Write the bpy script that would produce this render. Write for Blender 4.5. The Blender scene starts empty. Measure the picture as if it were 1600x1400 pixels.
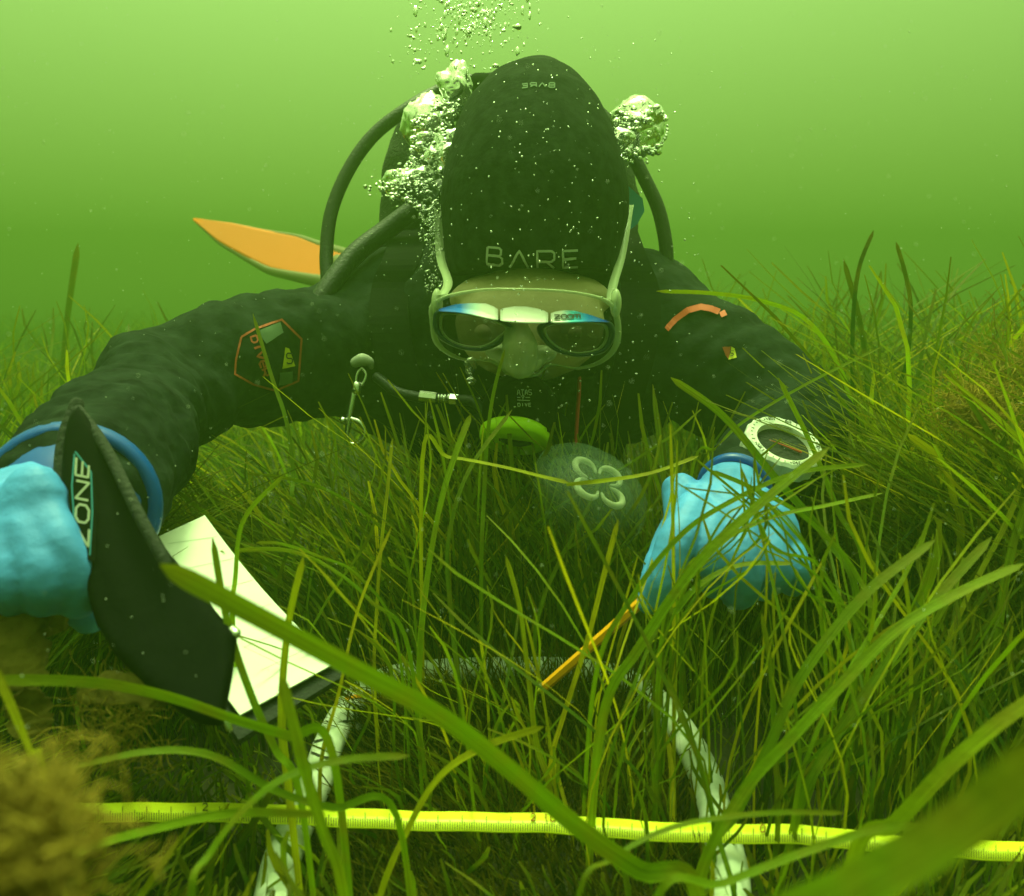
import bpy, bmesh, math, random
import numpy as np
from mathutils import Vector, Matrix, noise
from mathutils.bvhtree import BVHTree
random.seed(7); rng = np.random.default_rng(11)
S = bpy.context.scene
COL = S.collection
PI = math.pi

# ------------------------------------------------------------------ camera
CAM = Vector((0, 0, 0.40)); PITCH = math.radians(10); FPX = 1386.0
fw = Vector((0, math.cos(PITCH), -math.sin(PITCH)))
up = Vector((0, math.sin(PITCH), math.cos(PITCH)))
rt = Vector((1, 0, 0))
def P(px, py, d):
    px, py, d = float(px), float(py), float(d)
    return CAM + (fw + rt*((px-800)/FPX) + up*((700-py)/FPX))*d
def G(px, py, z):
    px, py = float(px), float(py)
    v = fw + (px-800)/FPX*rt + (700-py)/FPX*up
    return CAM + v * ((z-CAM.z)/v.z)
def proj(p):
    q = p - CAM; d = q.dot(fw)
    return 800+FPX*q.dot(rt)/d, 700-FPX*q.dot(up)/d, d
cd = bpy.data.cameras.new('camera'); cam = bpy.data.objects.new('camera', cd); COL.objects.link(cam)
cam.location = CAM; cam.rotation_euler = (math.radians(90)-PITCH, 0, 0)
cd.sensor_width = 36; cd.lens = 36*FPX/1600; cd.clip_start = 0.01; cd.clip_end = 200
cd.dof.use_dof = True; cd.dof.focus_distance = 0.84; cd.dof.aperture_fstop = cd.lens/3.4
S.camera = cam

# ------------------------------------------------------------------ world, sun, exposure
SUN_EL, SUN_AZ = math.radians(69), math.radians(352)       # high, beyond the diver, a touch left
w = bpy.data.worlds.new('World'); S.world = w; w.use_nodes = True
nt = w.node_tree; nt.nodes.clear(); N = nt.nodes; L = nt.links
sky = N.new('ShaderNodeTexSky'); sky.sky_type = 'NISHITA'; sky.sun_disc = False
sky.sun_elevation = SUN_EL; sky.sun_rotation = SUN_AZ
tc = N.new('ShaderNodeTexCoord'); sep = N.new('ShaderNodeSeparateXYZ'); L.new(tc.outputs['Generated'], sep.inputs[0])
mr = N.new('ShaderNodeMapRange'); mr.inputs[1].default_value = -1; mr.inputs[2].default_value = 1
L.new(sep.outputs['Z'], mr.inputs[0])
cr = N.new('ShaderNodeValToRGB'); L.new(mr.outputs[0], cr.inputs[0])
e = cr.color_ramp.elements
e[0].position = 0.0; e[0].color = (.001, .003, .0003, 1)
e[1].position = 1.0; e[1].color = (.42, .62, .25, 1)
for pos, c in ((.40, (.003, .0085, .0008)), (.50, (.062, .124, .0165)), (.56, (.069, .128, .0210)), (.65, (.085, .150, .034)), (.80, (.13, .20, .055)), (.93, (.17, .26, .08)), (.96, (.38, .55, .22))):
    k = e.new(pos); k.color = (*c, 1)
# skylight filtered by the water column, plus the glow of the water itself
tint = N.new('ShaderNodeMix'); tint.data_type = 'RGBA'; tint.blend_type = 'MULTIPLY'; tint.inputs[0].default_value = 1
L.new(sky.outputs[0], tint.inputs[6]); L.new(cr.outputs[0], tint.inputs[7])
sc_ = N.new('ShaderNodeMix'); sc_.data_type = 'RGBA'; sc_.blend_type = 'MULTIPLY'; sc_.inputs[0].default_value = 1
L.new(cr.outputs[0], sc_.inputs[6]); sc_.inputs[7].default_value = (53, 53, 53, 1)
ad = N.new('ShaderNodeMix'); ad.data_type = 'RGBA'; ad.blend_type = 'ADD'; ad.inputs[0].default_value = 1
L.new(tint.outputs[2], ad.inputs[6]); L.new(sc_.outputs[2], ad.inputs[7])
# the water glows more towards the sun
dp = N.new('ShaderNodeVectorMath'); dp.operation = 'DOT_PRODUCT'; L.new(tc.outputs['Generated'], dp.inputs[0])
dp.inputs[1].default_value = (math.sin(SUN_AZ)*math.cos(SUN_EL), math.cos(SUN_AZ)*math.cos(SUN_EL), math.sin(SUN_EL))
mx_ = N.new('ShaderNodeMath'); mx_.operation = 'MAXIMUM'; L.new(dp.outputs['Value'], mx_.inputs[0]); mx_.inputs[1].default_value = 0
pw = N.new('ShaderNodeMath'); pw.operation = 'POWER'; L.new(mx_.outputs[0], pw.inputs[0]); pw.inputs[1].default_value = 3
gl_ = N.new('ShaderNodeMath'); gl_.operation = 'MULTIPLY_ADD'; L.new(pw.outputs[0], gl_.inputs[0]); gl_.inputs[1].default_value = 1.5; gl_.inputs[2].default_value = .62
gm = N.new('ShaderNodeVectorMath'); gm.operation = 'SCALE'; L.new(ad.outputs[2], gm.inputs[0]); L.new(gl_.outputs[0], gm.inputs['Scale'])
bg = N.new('ShaderNodeBackground'); bg.inputs[1].default_value = 0.12
L.new(gm.outputs[0], bg.inputs[0]); out = N.new('ShaderNodeOutputWorld'); L.new(bg.outputs[0], out.inputs[0])
sd = bpy.data.lights.new('sun', 'SUN'); sun = bpy.data.objects.new('sun', sd); COL.objects.link(sun)
sd.energy = 3.8; sd.angle = math.radians(11); sd.color = (.74, 1.0, .36)
sv = Vector((math.sin(SUN_AZ)*math.cos(SUN_EL), math.cos(SUN_AZ)*math.cos(SUN_EL), math.sin(SUN_EL)))
sun.rotation_euler = sv.to_track_quat('Z', 'Y').to_euler()
S.view_settings.view_transform = 'Standard'; S.view_settings.look = 'None'
S.view_settings.exposure = 0.0; S.view_settings.gamma = 1; S.view_settings.use_curve_mapping = False
cy = S.cycles
cy.use_denoising = True; cy.max_bounces = 9; cy.diffuse_bounces = 3; cy.glossy_bounces = 3
cy.transmission_bounces = 6; cy.transparent_max_bounces = 16; cy.volume_bounces = 1
cy.use_adaptive_sampling = True; cy.adaptive_threshold = 0.015
cy.caustics_reflective = False; cy.caustics_refractive = False

# ------------------------------------------------------------------ helpers
def tag(o, label=None, cat=None, group=None, kind=None):
    if label: o['label'] = label
    if cat: o['category'] = cat
    if group: o['group'] = group
    if kind: o['kind'] = kind
    return o
def link(name, me, mat=None, parent=None, smooth=True):
    o = bpy.data.objects.new(name, me); COL.objects.link(o)
    if mat: me.materials.clear(); me.materials.append(mat)
    if parent:
        o.parent = parent; o.matrix_parent_inverse = Matrix.Translation(-parent.location)
    if smooth:
        me.polygons.foreach_set('use_smooth', [True]*len(me.polygons))
    return o
def mesh(name, vs, fs):
    me = bpy.data.meshes.new(name); me.from_pydata([tuple(v) for v in vs], [], fs); me.update(); return me
def empty(name, loc, label, cat, group=None):
    o = bpy.data.objects.new(name, None); COL.objects.link(o); o.location = loc; o.empty_display_size = .05
    return tag(o, label, cat, group)
def smooth_path(pts, n=8):
    pts = [Vector(p) for p in pts]; out = []
    Q = [2*pts[0]-pts[1]] + pts + [2*pts[-1]-pts[-2]]
    for i in range(1, len(Q)-2):
        a, b, c, d = Q[i-1:i+3]
        for k in range(n):
            t = k/n
            out.append(.5*((2*b)+(c-a)*t+(2*a-5*b+4*c-d)*t*t+(3*b-a-3*c+d)*t**3))
    out.append(pts[-1]); return out
def lerp_list(vals, m):
    x = np.linspace(0, len(vals)-1, m); return [float(q) for q in np.interp(x, range(len(vals)), vals)]
def frames(path):
    T = [(path[min(i+1, len(path)-1)]-path[max(i-1, 0)]).normalized() for i in range(len(path))]
    n = T[0].orthogonal().normalized(); out = []
    for t in T:
        n = (n - t*n.dot(t)).normalized(); out.append((t, n, t.cross(n)))
    return out
class MB:
    def __init__(s): s.v = []; s.f = []
    def tube(s, pts, r, seg=12, smooth=6, cap=True, closed=False):
        path = smooth_path(pts, smooth) if smooth else [Vector(p) for p in pts]
        rs = lerp_list(r, len(path)) if hasattr(r, '__len__') else [r]*len(path)
        F = frames(path); b = len(s.v)
        if cap:   # rounded ends
            t0, t1 = F[0][0], F[-1][0]
            pre = [(path[0]-t0*rs[0]*math.sin(a), rs[0]*math.cos(a), F[0]) for a in (1.35, .9, .45)]
            post = [(path[-1]+t1*rs[-1]*math.sin(a), rs[-1]*math.cos(a), F[-1]) for a in (.45, .9, 1.35)]
        else: pre = post = []
        rings = pre + list(zip(path, rs, F)) + post
        for c, q, (t, n, m) in rings:
            for k in range(seg):
                a = 2*PI*k/seg; s.v.append(c+n*(q*math.cos(a))+m*(q*math.sin(a)))
        for i in range(len(rings)-1):
            for k in range(seg):
                s.f.append((b+i*seg+k, b+i*seg+(k+1) % seg, b+(i+1)*seg+(k+1) % seg, b+(i+1)*seg+k))
        s.f.append(tuple(b+k for k in range(seg-1, -1, -1))); e_ = b+(len(rings)-1)*seg
        s.f.append(tuple(e_+k for k in range(seg)))
        return s
    def ell(s, c, rx, ry, rz, X=None, Y=None, Z=None, nu=16, nv=10):
        X = X or rt; Y = Y or fw; Z = Z or up; b = len(s.v)
        for i in range(1, nv):
            a = PI*i/nv
            for k in range(nu):
                p = 2*PI*k/nu
                s.v.append(c+X*(rx*math.sin(a)*math.cos(p))+Y*(ry*math.sin(a)*math.sin(p))+Z*(rz*math.cos(a)))
        t = len(s.v); s.v.append(c+Z*rz); s.v.append(c-Z*rz)
        for i in range(nv-2):
            for k in range(nu):
                s.f.append((b+i*nu+k, b+(i+1)*nu+k, b+(i+1)*nu+(k+1) % nu, b+i*nu+(k+1) % nu))
        for k in range(nu):
            s.f.append((t, b+k, b+(k+1) % nu)); s.f.append((t+1, b+(nv-2)*nu+(k+1) % nu, b+(nv-2)*nu+k))
        return s
    def rings(s, R, close_ends=True, wrap=True):
        b = len(s.v); n = len(R[0])
        for r in R: s.v += [Vector(p) for p in r]
        m = n if wrap else n-1
        for i in range(len(R)-1):
            for k in range(m):
                s.f.append((b+i*n+k, b+i*n+(k+1) % n, b+(i+1)*n+(k+1) % n, b+(i+1)*n+k))
        if close_ends:
            s.f.append(tuple(b+k for k in range(n-1, -1, -1))); q = b+(len(R)-1)*n
            s.f.append(tuple(q+k for k in range(n)))
        return s
    def slab(s, poly, nrm, th):
        """closed slab from a 3D outline and a thickness along nrm"""
        return s.rings([[p for p in poly], [p+nrm*th for p in poly]])
    def box(s, c, X, Y, Z):
        b = len(s.v)
        for i in (-1, 1):
            for j in (-1, 1):
                for k in (-1, 1): s.v.append(c+X*i+Y*j+Z*k)
        for f in ((0,1,3,2),(4,6,7,5),(0,4,5,1),(2,3,7,6),(0,2,6,4),(1,5,7,3)): s.f.append(tuple(b+i for i in f))
        return s
    def me(s, name): return mesh(name, s.v, s.f)
    def build(s, name, mat, parent=None, smooth=True): return link(name, s.me(name), mat, parent, smooth)
def remeshed(mb, vox, iters=6, disp=None, dec=None):
    o = link('tmp', mb.me('tmp'), smooth=False)
    bm_ = bmesh.new(); bm_.from_mesh(o.data); bmesh.ops.recalc_face_normals(bm_, faces=bm_.faces); bm_.to_mesh(o.data); bm_.free()
    m = o.modifiers.new('r', 'REMESH'); m.mode = 'VOXEL'; m.voxel_size = vox
    m = o.modifiers.new('s', 'SMOOTH'); m.iterations = iters; m.factor = .5
    if disp:
        for sc, st in disp:
            tx = bpy.data.textures.new('clouds', 'CLOUDS'); tx.noise_scale = sc; tx.noise_depth = 2
            d = o.modifiers.new('d', 'DISPLACE'); d.texture = tx; d.texture_coords = 'LOCAL'; d.strength = st; d.mid_level = .5
    dg = bpy.context.evaluated_depsgraph_get(); dg.update()
    me = bpy.data.meshes.new_from_object(o.evaluated_get(dg)); bpy.data.objects.remove(o); return me
def bvh_of(me):
    return BVHTree.FromPolygons([v.co.copy() for v in me.vertices], [tuple(p.vertices) for p in me.polygons])
def hit(bvh, px, py, off=.0012):
    v = (P(px, py, 1)-CAM).normalized()
    loc, nrm, i, d = bvh.ray_cast(CAM, v)
    if loc is None: return None, None
    if nrm.dot(v) > 0: nrm = -nrm
    return loc+nrm*off, nrm
def strokes(name, bvh, lines, wpx, mat, parent, off=.0012, step=3.0):
    """printed lines laid on a surface"""
    vs = []; fs = []
    for ln in lines:
        pts = []
        for (a, b) in zip(ln[:-1], ln[1:]):
            n = max(1, int(math.dist(a, b)/step))
            for k in range(n): pts.append((a[0]+(b[0]-a[0])*k/n, a[1]+(b[1]-a[1])*k/n))
        pts.append(ln[-1])
        # extend ends by half a width
        prev = None
        for i, p in enumerate(pts):
            q0 = pts[max(0, i-1)]; q1 = pts[min(len(pts)-1, i+1)]
            dx, dy = q1[0]-q0[0], q1[1]-q0[1]; l = math.hypot(dx, dy) or 1
            nx, ny = -dy/l*wpx/2, dx/l*wpx/2
            h1, _ = hit(bvh, p[0]+nx, p[1]+ny, off); h2, _ = hit(bvh, p[0]-nx, p[1]-ny, off)
            if h1 is None or h2 is None: prev = None; continue
            vs += [h1, h2]
            if prev is not None: fs.append((prev, prev+1, len(vs)-1, len(vs)-2))
            prev = len(vs)-2
    return link(name, mesh(name, vs, fs), mat, parent, False)
def patch(name, bvh, poly, mat, parent, off=.001, n=10):
    """a flat patch laid on a surface: 4 corner pixels, sampled as a grid"""
    (x0,y0),(x1,y1),(x2,y2),(x3,y3) = poly; vs = []; fs = []; idx = {}
    for i in range(n+1):
        for j in range(n+1):
            u, v = i/n, j/n
            x = (x0*(1-u)+x1*u)*(1-v)+(x3*(1-u)+x2*u)*v; y = (y0*(1-u)+y1*u)*(1-v)+(y3*(1-u)+y2*u)*v
            h, _ = hit(bvh, x, y, off)
            if h is not None: idx[i, j] = len(vs); vs.append(h)
    for i in range(n):
        for j in range(n):
            q = [(i,j),(i+1,j),(i+1,j+1),(i,j+1)]
            if all(k in idx for k in q): fs.append(tuple(idx[k] for k in q))
    return link(name, mesh(name, vs, fs), mat, parent, True)
FONT = {  # stroke letters in a unit box, y down
 'B': [[(0,0),(0,1),(.8,1),(1,.85),(1,.62),(.8,.5),(.9,.38),(.9,.12),(.75,0),(0,0)],[(0,.5),(.8,.5)]],
 'Λ': [[(0,1),(.5,0),(1,1)]], 'A': [[(0,1),(.25,.2),(.5,0),(.75,.2),(1,1)],[(.12,.65),(.88,.65)]],
 'R': [[(0,1),(0,0),(.85,0),(1,.12),(1,.45),(.85,.58),(0,.58)],[(.55,.58),(1,1)]],
 'E': [[(1,0),(0,0),(0,1),(1,1)],[(0,.5),(.85,.5)]],
 'D': [[(0,0),(0,1),(.7,1),(1,.75),(1,.25),(.7,0),(0,0)]], 'I': [[(.5,0),(.5,1)]], 'V': [[(0,0),(.5,1),(1,0)]],
 'e': [[(0,.5),(1,.5),(1,.2),(.7,0),(.3,0),(0,.25),(0,.75),(.3,1),(1,1)]],
 'S': [[(1,.1),(.8,0),(.2,0),(0,.15),(0,.4),(.2,.5),(.8,.5),(1,.65),(1,.85),(.8,1),(.2,1),(0,.9)]],
 'Z': [[(0,0),(1,0),(0,1),(1,1)]], 'O': [[(.25,0),(.75,0),(1,.25),(1,.75),(.75,1),(.25,1),(0,.75),(0,.25),(.25,0)]],
 'N': [[(0,1),(0,0),(1,1),(1,0)]], 'T': [[(0,0),(1,0)],[(.5,0),(.5,1)]],
 'z': [[(0,.35),(1,.35),(0,1),(1,1)]], 'o': [[(.2,.35),(.8,.35),(1,.55),(1,.8),(.8,1),(.2,1),(0,.8),(0,.55),(.2,.35)]],
 'm': [[(0,1),(0,.35),(.4,.35),(.5,.5),(.5,1)],[(.5,.5),(.6,.35),(.9,.35),(1,.5),(1,1)]],
 'M': [[(0,1),(0,0),(.5,.6),(1,0),(1,1)]], '2': [[(0,.15),(.25,0),(.8,0),(1,.2),(1,.4),(0,1),(1,1)]],
 '1': [[(.2,.2),(.5,0),(.5,1)]], '0': [[(.25,0),(.75,0),(1,.25),(1,.75),(.75,1),(.25,1),(0,.75),(0,.25),(.25,0)]],
 '3': [[(0,.1),(.3,0),(.8,0),(1,.2),(.8,.48),(.4,.48),(.8,.5),(1,.75),(.8,1),(.2,1),(0,.88)]],
 '6': [[(.9,0),(.4,.1),(0,.5),(0,.85),(.3,1),(.8,1),(1,.8),(.9,.55),(.1,.55)]],
}
def word(txt, boxes):
    """boxes: per letter (origin px, x-axis px vector, y-axis px vector)"""
    out = []
    for ch, (o, ax, ay) in zip(txt, boxes):
        for ln in FONT[ch]: out.append([(o[0]+ax[0]*a+ay[0]*b, o[1]+ax[1]*a+ay[1]*b) for a, b in ln])
    return out

# ------------------------------------------------------------------ materials
def mat(name, col, rough=.6, bump=0, bscale=60, var=.0, vscale=12, metal=0, spec=.35, trans=0, extra=None, coat=0, col2=None):
    m = bpy.data.materials.new(name); m.use_nodes = True; t = m.node_tree; b = t.nodes['Principled BSDF']
    b.inputs['Base Color'].default_value = (*col, 1); b.inputs['Roughness'].default_value = rough
    b.inputs['Metallic'].default_value = metal; b.inputs['Specular IOR Level'].default_value = spec
    b.inputs['Coat Weight'].default_value = coat
    tcn = t.nodes.new('ShaderNodeTexCoord')
    if var or col2:
        nz = t.nodes.new('ShaderNodeTexNoise'); nz.inputs['Scale'].default_value = vscale; nz.inputs['Detail'].default_value = 6
        t.links.new(tcn.outputs['Object'], nz.inputs['Vector'])
        r = t.nodes.new('ShaderNodeValToRGB'); t.links.new(nz.outputs['Fac'], r.inputs[0])
        r.color_ramp.elements[0].position = .35; r.color_ramp.elements[1].position = .65
        c2 = col2 or tuple(min(1, c*(1+var)) for c in col); c1 = col if col2 else tuple(c*(1-var) for c in col)
        r.color_ramp.elements[0].color = (*c1, 1); r.color_ramp.elements[1].color = (*c2, 1)
        t.links.new(r.outputs[0], b.inputs['Base Color'])
    if bump:
        nb = t.nodes.new('ShaderNodeTexNoise'); nb.inputs['Scale'].default_value = bscale; nb.inputs['Detail'].default_value = 5
        t.links.new(tcn.outputs['Object'], nb.inputs['Vector'])
        bn = t.nodes.new('ShaderNodeBump'); bn.inputs['Strength'].default_value = bump; bn.inputs['Distance'].default_value = .01
        t.links.new(nb.outputs['Fac'], bn.inputs['Height']); t.links.new(bn.outputs[0], b.inputs['Normal'])
    return m
M = {}
M['suit'] = mat('suit_neoprene', (.003, .005, .005), .9, .35, 45, col2=(.016, .024, .020), vscale=42, spec=.1)
M['hood'] = mat('hood_neoprene', (.003, .005, .004), 0.9, .12, 160, col2=(.014, .020, .014), vscale=75, spec=.08)
M['skin'] = mat('skin', (.50, .40, .25), .55, .1, 200)
M['glove'] = mat('glove_latex', (.07, .30, .85), .55, .18, 60, var=.14, vscale=25, spec=.35)
M['bluering'] = mat('blue_cuff_ring', (.0, .07, .42), .35)
M['black'] = mat('black_rubber', (.006, .007, .006), .7, .1, 90, spec=.02)
M['hose'] = mat('hose_rubber', (.015, .017, .015), .45, .2, 300)
M['bcd'] = mat('bcd_cordura', (.02, .022, .02), .85, .4, 260, var=.3)
M['print'] = mat('white_print', (.34, .36, .30), .6)
M['piping'] = mat('piping_red', (.62, .08, .02), .6)
M['finorange'] = mat('fin_orange', (.92, .19, .002), .6)
M['orange'] = mat('orange_plastic', (1, .42, .01), .5, .1, 40)
M['grey_side'] = mat('fin_rail', (.22, .19, .10), .6)
M['steel'] = mat('steel', (.75, .75, .72), .22, metal=1)
M['lime'] = mat('lime_plastic', (.50, .80, .01), .35)
M['navy'] = mat('mask_frame', (.004, .02, .05), .3)
M['white'] = mat('white_plastic', (.8, .82, .78), .35)
M['paper'] = mat('slate_sheet', (.80, .82, .76), .5, .04, 30)
M['pvc'] = mat('pvc_tube', (.74, .77, .70), .4, .1, 40, col2=(.45, .52, .36), vscale=40)
M['ruled'] = mat('ruled_ink', (.45, .50, .42), .6)
M['red'] = mat('red_cord', (.35, .01, .02), .6)
M['redprint'] = mat('patch_orange_print', (.36, .06, .02), .7)
M['yelprint'] = mat('patch_yellow_print', (.50, .50, .02), .7)
M['greyprint'] = mat('patch_grey_print', (.09, .14, .08), .8)
M['teal'] = mat('teal_label', (.02, .20, .28), .5)
M['tape'] = mat('tape_yellow', (.80, .86, .02), .35)
M['ink'] = mat('ink', (.03, .03, .02), .6)
M['seabed'] = mat('seabed_mud', (.020, .020, .008), .95, .8, 25, col2=(.05, .045, .018), vscale=9)
M['brown'] = mat('brown_algae', (.14, .09, .012), .8, .5, 80, col2=(.26, .19, .03), vscale=40)
M['filament'] = mat('filament_algae', (.38, .25, .02), .9, col2=(.22, .15, .012), vscale=30)
M['snow'] = mat('marine_snow', (.7, .75, .6), .8)

def blade_mat(name, ca, cb, cc):
    m = bpy.data.materials.new(name); m.use_nodes = True; t = m.node_tree; t.nodes.clear(); n = t.nodes; l = t.links
    o = n.new('ShaderNodeOutputMaterial'); at = n.new('ShaderNodeAttribute'); at.attribute_name = 'rnd'
    al = n.new('ShaderNodeAttribute'); al.attribute_name = 'along'
    r = n.new('ShaderNodeValToRGB'); l.new(at.outputs['Fac'], r.inputs[0])
    el = r.color_ramp.elements; el[0].color = (*ca, 1); el[1].color = (*cc, 1); el[1].position = 1
    k = el.new(.6); k.color = (*cb, 1)
    tcn = n.new('ShaderNodeTexCoord'); nz = n.new('ShaderNodeTexNoise'); nz.inputs['Scale'].default_value = 45; nz.inputs['Detail'].default_value = 5
    l.new(tcn.outputs['Object'], nz.inputs['Vector'])
    r2 = n.new('ShaderNodeValToRGB'); l.new(nz.outputs['Fac'], r2.inputs[0])
    r2.color_ramp.elements[0].position = .45; r2.color_ramp.elements[1].position = .72
    r2.color_ramp.elements[0].color = (0, 0, 0, 1); r2.color_ramp.elements[1].color = (.6, .6, .6, 1)
    mx = n.new('ShaderNodeMix'); mx.data_type = 'RGBA'; l.new(r2.outputs[0], mx.inputs[0]); l.new(r.outputs[0], mx.inputs[6])
    mx.inputs[7].default_value = (.22, .16, .008, 1)       # brown film growing on the leaves
    # browner towards the tip
    mt = n.new('ShaderNodeMath'); mt.operation = 'POWER'; l.new(al.outputs['Fac'], mt.inputs[0]); mt.inputs[1].default_value = 5
    mt2 = n.new('ShaderNodeMath'); mt2.operation = 'MULTIPLY'; l.new(mt.outputs[0], mt2.inputs[0]); mt2.inputs[1].default_value = .5
    mx2 = n.new('ShaderNodeMix'); mx2.data_type = 'RGBA'; l.new(mt2.outputs[0], mx2.inputs[0]); l.new(mx.outputs[2], mx2.inputs[6])
    mx2.inputs[7].default_value = (.22, .16, .012, 1)
    ac = n.new('ShaderNodeAttribute'); ac.attribute_name = 'across'
    cv_ = n.new('ShaderNodeCombineXYZ'); m1 = n.new('ShaderNodeMath'); m1.operation = 'MULTIPLY'; m1.inputs[1].default_value = 5; l.new(ac.outputs['Fac'], m1.inputs[0])
    m2 = n.new('ShaderNodeMath'); m2.operation = 'MULTIPLY'; m2.inputs[1].default_value = 3; l.new(al.outputs['Fac'], m2.inputs[0])
    m3 = n.new('ShaderNodeMath'); m3.operation = 'MULTIPLY'; m3.inputs[1].default_value = 40; l.new(at.outputs['Fac'], m3.inputs[0])
    l.new(m1.outputs[0], cv_.inputs[0]); l.new(m2.outputs[0], cv_.inputs[1]); l.new(m3.outputs[0], cv_.inputs[2])
    nv = n.new('ShaderNodeTexNoise'); nv.inputs['Scale'].default_value = 1.6; nv.inputs['Detail'].default_value = 4; l.new(cv_.outputs[0], nv.inputs['Vector'])
    mv = n.new('ShaderNodeMapRange'); mv.inputs[1].default_value = .3; mv.inputs[2].default_value = .7; mv.inputs[3].default_value = .55; mv.inputs[4].default_value = 1.3
    l.new(nv.outputs['Fac'], mv.inputs[0])
    mx3 = n.new('ShaderNodeVectorMath'); mx3.operation = 'SCALE'; l.new(mx2.outputs[2], mx3.inputs[0]); l.new(mv.outputs[0], mx3.inputs['Scale'])
    pb = n.new('ShaderNodeBsdfPrincipled'); pb.inputs['Roughness'].default_value = .55; pb.inputs['Specular IOR Level'].default_value = .12
    l.new(mx3.outputs[0], pb.inputs['Base Color'])
    bz = n.new('ShaderNodeTexNoise'); bz.inputs['Scale'].default_value = 260; l.new(tcn.outputs['Object'], bz.inputs['Vector'])
    bn = n.new('ShaderNodeBump'); bn.inputs['Strength'].default_value = .3; bn.inputs['Distance'].default_value = .002
    l.new(bz.outputs['Fac'], bn.inputs['Height']); l.new(bn.outputs[0], pb.inputs['Normal'])
    tr = n.new('ShaderNodeBsdfTranslucent')
    mul = n.new('ShaderNodeMix'); mul.data_type = 'RGBA'; mul.blend_type = 'MULTIPLY'; mul.inputs[0].default_value = 1
    l.new(mx3.outputs[0], mul.inputs[6]); mul.inputs[7].default_value = (1.5, 1.6, .8, 1); l.new(mul.outputs[2], tr.inputs[0])
    ms = n.new('ShaderNodeMixShader'); ms.inputs[0].default_value = .42; l.new(pb.outputs[0], ms.inputs[1]); l.new(tr.outputs[0], ms.inputs[2])
    l.new(ms.outputs[0], o.inputs[0]); return m
M['blade'] = blade_mat('seagrass', (.022, .070, .002), (.20, .30, .004), (.62, .48, .006))

M['blade_shadetint'] = blade_mat('seagrass_shade_in_colour', (.008, .018, .002), (.03, .05, .002), (.10, .10, .004))  # near-black seagrass copy: shade inside the quadrat painted into the leaf colour

def glassy(name, ior, rough=0, col=(1, 1, 1), milk=0):
    m = bpy.data.materials.new(name); m.use_nodes = True; t = m.node_tree; t.nodes.clear()
    o = t.nodes.new('ShaderNodeOutputMaterial'); g = t.nodes.new('ShaderNodeBsdfGlass')
    g.inputs['IOR'].default_value = ior; g.inputs['Roughness'].default_value = rough; g.inputs['Color'].default_value = (*col, 1)
    d = t.nodes.new('ShaderNodeBsdfTranslucent'); d.inputs[0].default_value = (.9, .9, .85, 1); d2 = t.nodes.new('ShaderNodeBsdfDiffuse'); d2.inputs[0].default_value = (.9, .9, .85, 1)
    a1 = t.nodes.new('ShaderNodeAddShader'); t.links.new(d.outputs[0], a1.inputs[0]); t.links.new(d2.outputs[0], a1.inputs[1])
    ms = t.nodes.new('ShaderNodeMixShader'); ms.inputs[0].default_value = milk; t.links.new(g.outputs[0], ms.inputs[1]); t.links.new(a1.outputs[0], ms.inputs[2])
    t.links.new(ms.outputs[0], o.inputs[0]); return m
M['bubble'] = glassy('air_in_water', .75, .0, milk=.05)
def veil(name, col, alpha_face, alpha_edge, rough=.25):
    """thin clear silicone or jelly: clear when seen square on, milky when seen edge on"""
    m = bpy.data.materials.new(name); m.use_nodes = True; t = m.node_tree; b = t.nodes['Principled BSDF']
    b.inputs['Base Color'].default_value = (*col, 1); b.inputs['Roughness'].default_value = rough
    lw = t.nodes.new('ShaderNodeLayerWeight'); lw.inputs[0].default_value = .4
    mr = t.nodes.new('ShaderNodeMapRange'); t.links.new(lw.outputs['Facing'], mr.inputs[0])
    mr.inputs[3].default_value = alpha_face; mr.inputs[4].default_value = alpha_edge
    t.links.new(mr.outputs[0], b.inputs['Alpha']); return m
M['silicone'] = veil('clear_silicone', (.55, .62, .40), .40, .9, .15)
M['pocket'] = veil('nose_silicone', (.42, .46, .27), .50, .9, .25)
M['lens'] = veil('mask_glass', (.008, .014, .008), .74, .9, .08)
M['jelly'] = veil('jellyfish_bell', (.16, .24, .17), .06, .42, .3)
M['gonad'] = veil('jellyfish_gonad', (.66, .70, .46), .5, .8, .6)

# brow bar of the mask: white in the middle, blue at both ends (printed colour)
mb_ = bpy.data.materials.new('brow_print'); mb_.use_nodes = True; t = mb_.node_tree
at = t.nodes.new('ShaderNodeAttribute'); at.attribute_name = 'span'; r = t.nodes.new('ShaderNodeValToRGB')
t.links.new(at.outputs['Fac'], r.inputs[0]); el = r.color_ramp.elements
el[0].color = (.0, .05, .45, 1); el[1].color = (.0, .06, .5, 1); el[1].position = .98
for p_, c in ((.13, (.0, .16, .7)), (.22, (.6, .8, .8)), (.26, (.82, .83, .8)), (.72, (.82, .83, .8)), (.78, (.1, .6, .75)), (.88, (.0, .2, .7))):
    k = el.new(p_); k.color = (*c, 1)
t.links.new(r.outputs[0], t.nodes['Principled BSDF'].inputs['Base Color']); t.nodes['Principled BSDF'].inputs['Roughness'].default_value = .25
M['brow'] = mb_

# ------------------------------------------------------------------ setting: seabed
vs = []; fs = []; nx = 120; ny = 120
for j in range(ny+1):
    for i in range(nx+1):
        a = (i/nx*2-1); b = (j/ny*2-1)
        x = 8.5*abs(a)**2.2*(1 if a > 0 else -1); y = 1.5+7.5*abs(b)**2.2*(1 if b > 0 else -1)
        z = .022*noise.noise(Vector((x*3, y*3, 0)))+.008*noise.noise(Vector((x*14, y*14, 3)))
        vs.append((x, y, z))
for j in range(ny):
    for i in range(nx):
        q = j*(nx+1)+i; fs.append((q, q+1, q+nx+2, q+nx+1))
tag(link('seabed', mesh('seabed', vs, fs), M['seabed']), kind='structure')

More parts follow.
